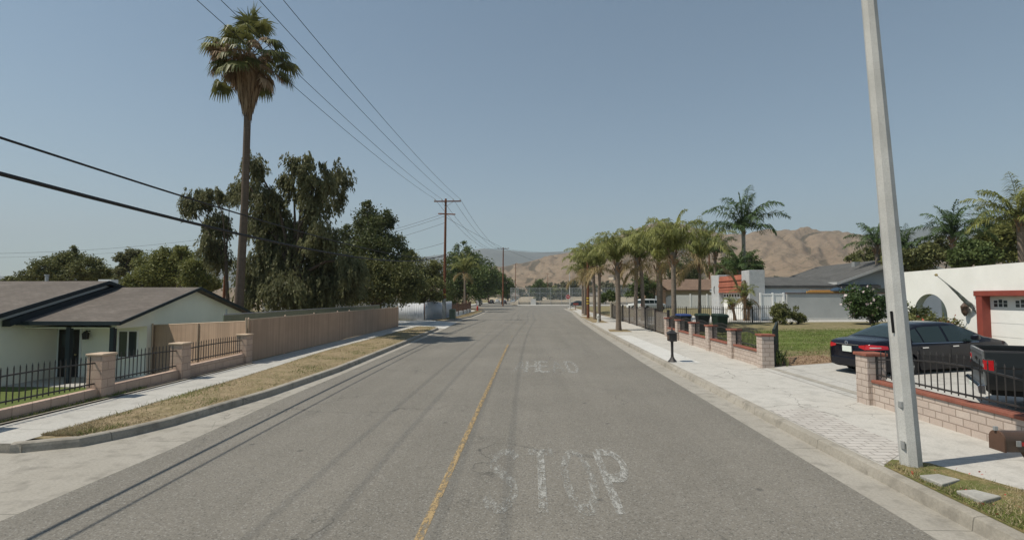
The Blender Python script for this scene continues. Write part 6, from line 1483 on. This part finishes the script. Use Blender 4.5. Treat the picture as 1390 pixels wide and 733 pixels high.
tag(blades('weeds', 5000, stripW, 'blade_green', .02, .12, 28, .006, thresh=.1), 'green weeds at the foot of the tan block wall', 'weeds', kind='stuff')
def islandG(n, rg): y = 51.5 + 36*rg.random(n); c = np.array([curb_l2(q)-.17 for q in y]); return np.stack([c - 1.3*rg.random(n), y, np.full(n, .16)], 1)
tag(blades('island_dry_grass', 9000, islandG, 'blade_dry', .03, .12, 45, .014), 'dry grass on the far left verge by the green cabinet', 'grass', kind='stuff')
def litter(n, rg): x = 7.95 + 4*rg.random(n); y = 17.5 + 3*rg.random(n)**1.5; return np.stack([x, y, np.array([lot(a, 1) for a in x]) + .02], 1)
rg = np.random.default_rng(50); P = litter(1300, rg); V, Q = leaf_quads(P, .05, .6, rg, 0); tag(np_mesh('fallen_leaves', V, Q, M['leaf_dead'], None, rg.random(len(P))), 'fallen brown leaves on the bare soil by the driveway', 'leaves', kind='stuff')
rg = np.random.default_rng(51); P = np.stack([4.9 + 1.1*rg.random(120), 5.2 + 2.2*rg.random(120), np.full(120, .2)], 1)[:45]; V, Q = leaf_quads(P, .032, .7, rg, 0); tag(np_mesh('fallen_petals', V, Q, M['petal_red'], None, rg.random(45)), 'red fallen petals in the right verge', 'leaves', kind='stuff')

# ================================================================== FAR TOWN on the slope below the hills
def slope_z(r_): return max(0, (r_-420)*.022) + (2 if r_ > 160 else 0)
rt = random.Random(77)
hb1 = None
for i in range(84):
    px = rt.uniform(676, 880) if i % 2 else rt.uniform(676, 1165); r_ = rt.uniform(330, 640); th = math.atan((px-722)/695); x, y = r_*math.sin(th), r_*math.cos(th)
    z = 0
    far_items = globals().setdefault('FAR', []); far_items.append((x, y))
bpy.context.view_layer.update()
dg = bpy.context.evaluated_depsgraph_get()
def ground_z(x, y):
    for nm in ('hills', 'school_field', 'ground'):
        ok, loc, *_ = bpy.data.objects[nm].ray_cast(Vector((x, y, 3000)), Vector((0, 0, -1)))
        if ok: return loc.z
    return 0
proto = None
for i, (x, y) in enumerate(FAR):
    z = ground_z(x, y)
    if i % 3 == 0:
        if proto is None:
            proto = empty('far_house', (x, y, z), 'small pale house far off on the slope below the dry hills', 'house', rt.uniform(0, 3), 'houses on the far slope')
            MB().prism([(-6, -1), (6, -1), (6, 2.9), (-6, 2.9)], 1, -4, 4).build('wall', M['beige_wall'], proto); MB().prism([(-4.6, 2.8), (4.6, 2.8), (0, 4.8)], 0, -6.6, 6.6).build('roof', M['far_roof'], proto)
            b = MB(); 
            for s_ in (-3.5, 0, 3.5): b.box(s_-.6, s_+.6, -4.05, -4.0, .9, 2.1)
            b.build('window', M['window_glass'], proto)
        else: c_ = copy_tree(proto); c_.location = (x, y, z); c_.rotation_euler = (0, 0, rt.uniform(0, 3)); s_ = rt.uniform(.8, 1.3); c_.scale = (s_, s_, s_)
ft = None
for i in range(130):
    px = rt.uniform(680, 880) if i % 2 else rt.uniform(690, 1170); r_ = rt.uniform(260, 600); th = math.atan((px-722)/695); x, y = r_*math.sin(th), r_*math.cos(th); z = ground_z(x, y)
    if y < 260 and x > -8 and x < 60: y += 60; z = ground_z(x, y)
    if ft is None:
        ft = foliage_tree('far_tree', 'small dull green tree far off on the slope below the dry hills', 'tree', (x, y, z), [((x + rt.uniform(-2, 2), y + rt.uniform(-2, 2), z + rt.uniform(3, 5.5)), (2.2, 2.2, 1.9)) for _ in range(5)], 'leaf_far', 900, .9, .6, .3, group='trees on the far slope', seed=200)
    else: c_ = copy_tree(ft); c_.location = (x, y, z); c_.rotation_euler = (0, 0, rt.uniform(0, 6)); s_ = rt.uniform(.6, 1.3); c_.scale = (s_*1.1, s_*1.1, s_)
# roofs seen through the trees behind the tan fence
for k, (x, y, lb, rm) in enumerate(((-24, 60, 'pale roofed house glimpsed under the weeping tree', 'far_roof'), (-22, 78, 'red roofed house glimpsed under the near-black tree', 'terracotta_far'), (-44, 120, 'white house far behind the corrugated fence', 'far_roof'))):
    h = empty('background_house', (x, y, .0), lb, 'house'); MB().box(-6, 6, -4, 4, -.2, 2.7).build('wall', M['white_stucco'], h); MB().prism([(-4.7, 2.6), (4.7, 2.6), (0, 4.3)], 0, -6.6, 6.6).build('roof', M[rm], h); MB().box(-1, 1, -4.06, -4.0, .9, 2.1).build('window', M['window_glass'], h)

# ================================================================== HAZE
t = NT('haze_air'); t.n.remove(t.bsdf); pv = t.new('ShaderNodeVolumePrincipled'); pv.inputs['Color'].default_value = (.80, .87, .93, 1); pv.inputs['Density'].default_value = .00018; pv.inputs['Anisotropy'].default_value = .1
t.link(pv.outputs[0], t.out.inputs['Volume']); M['haze_air'] = t.m
hz = MB().box(-9000, 9000, -1500, 7500, -60, 1100).build('haze', M['haze_air']); tag(hz, 'pale summer haze over the valley', 'haze', kind='stuff')
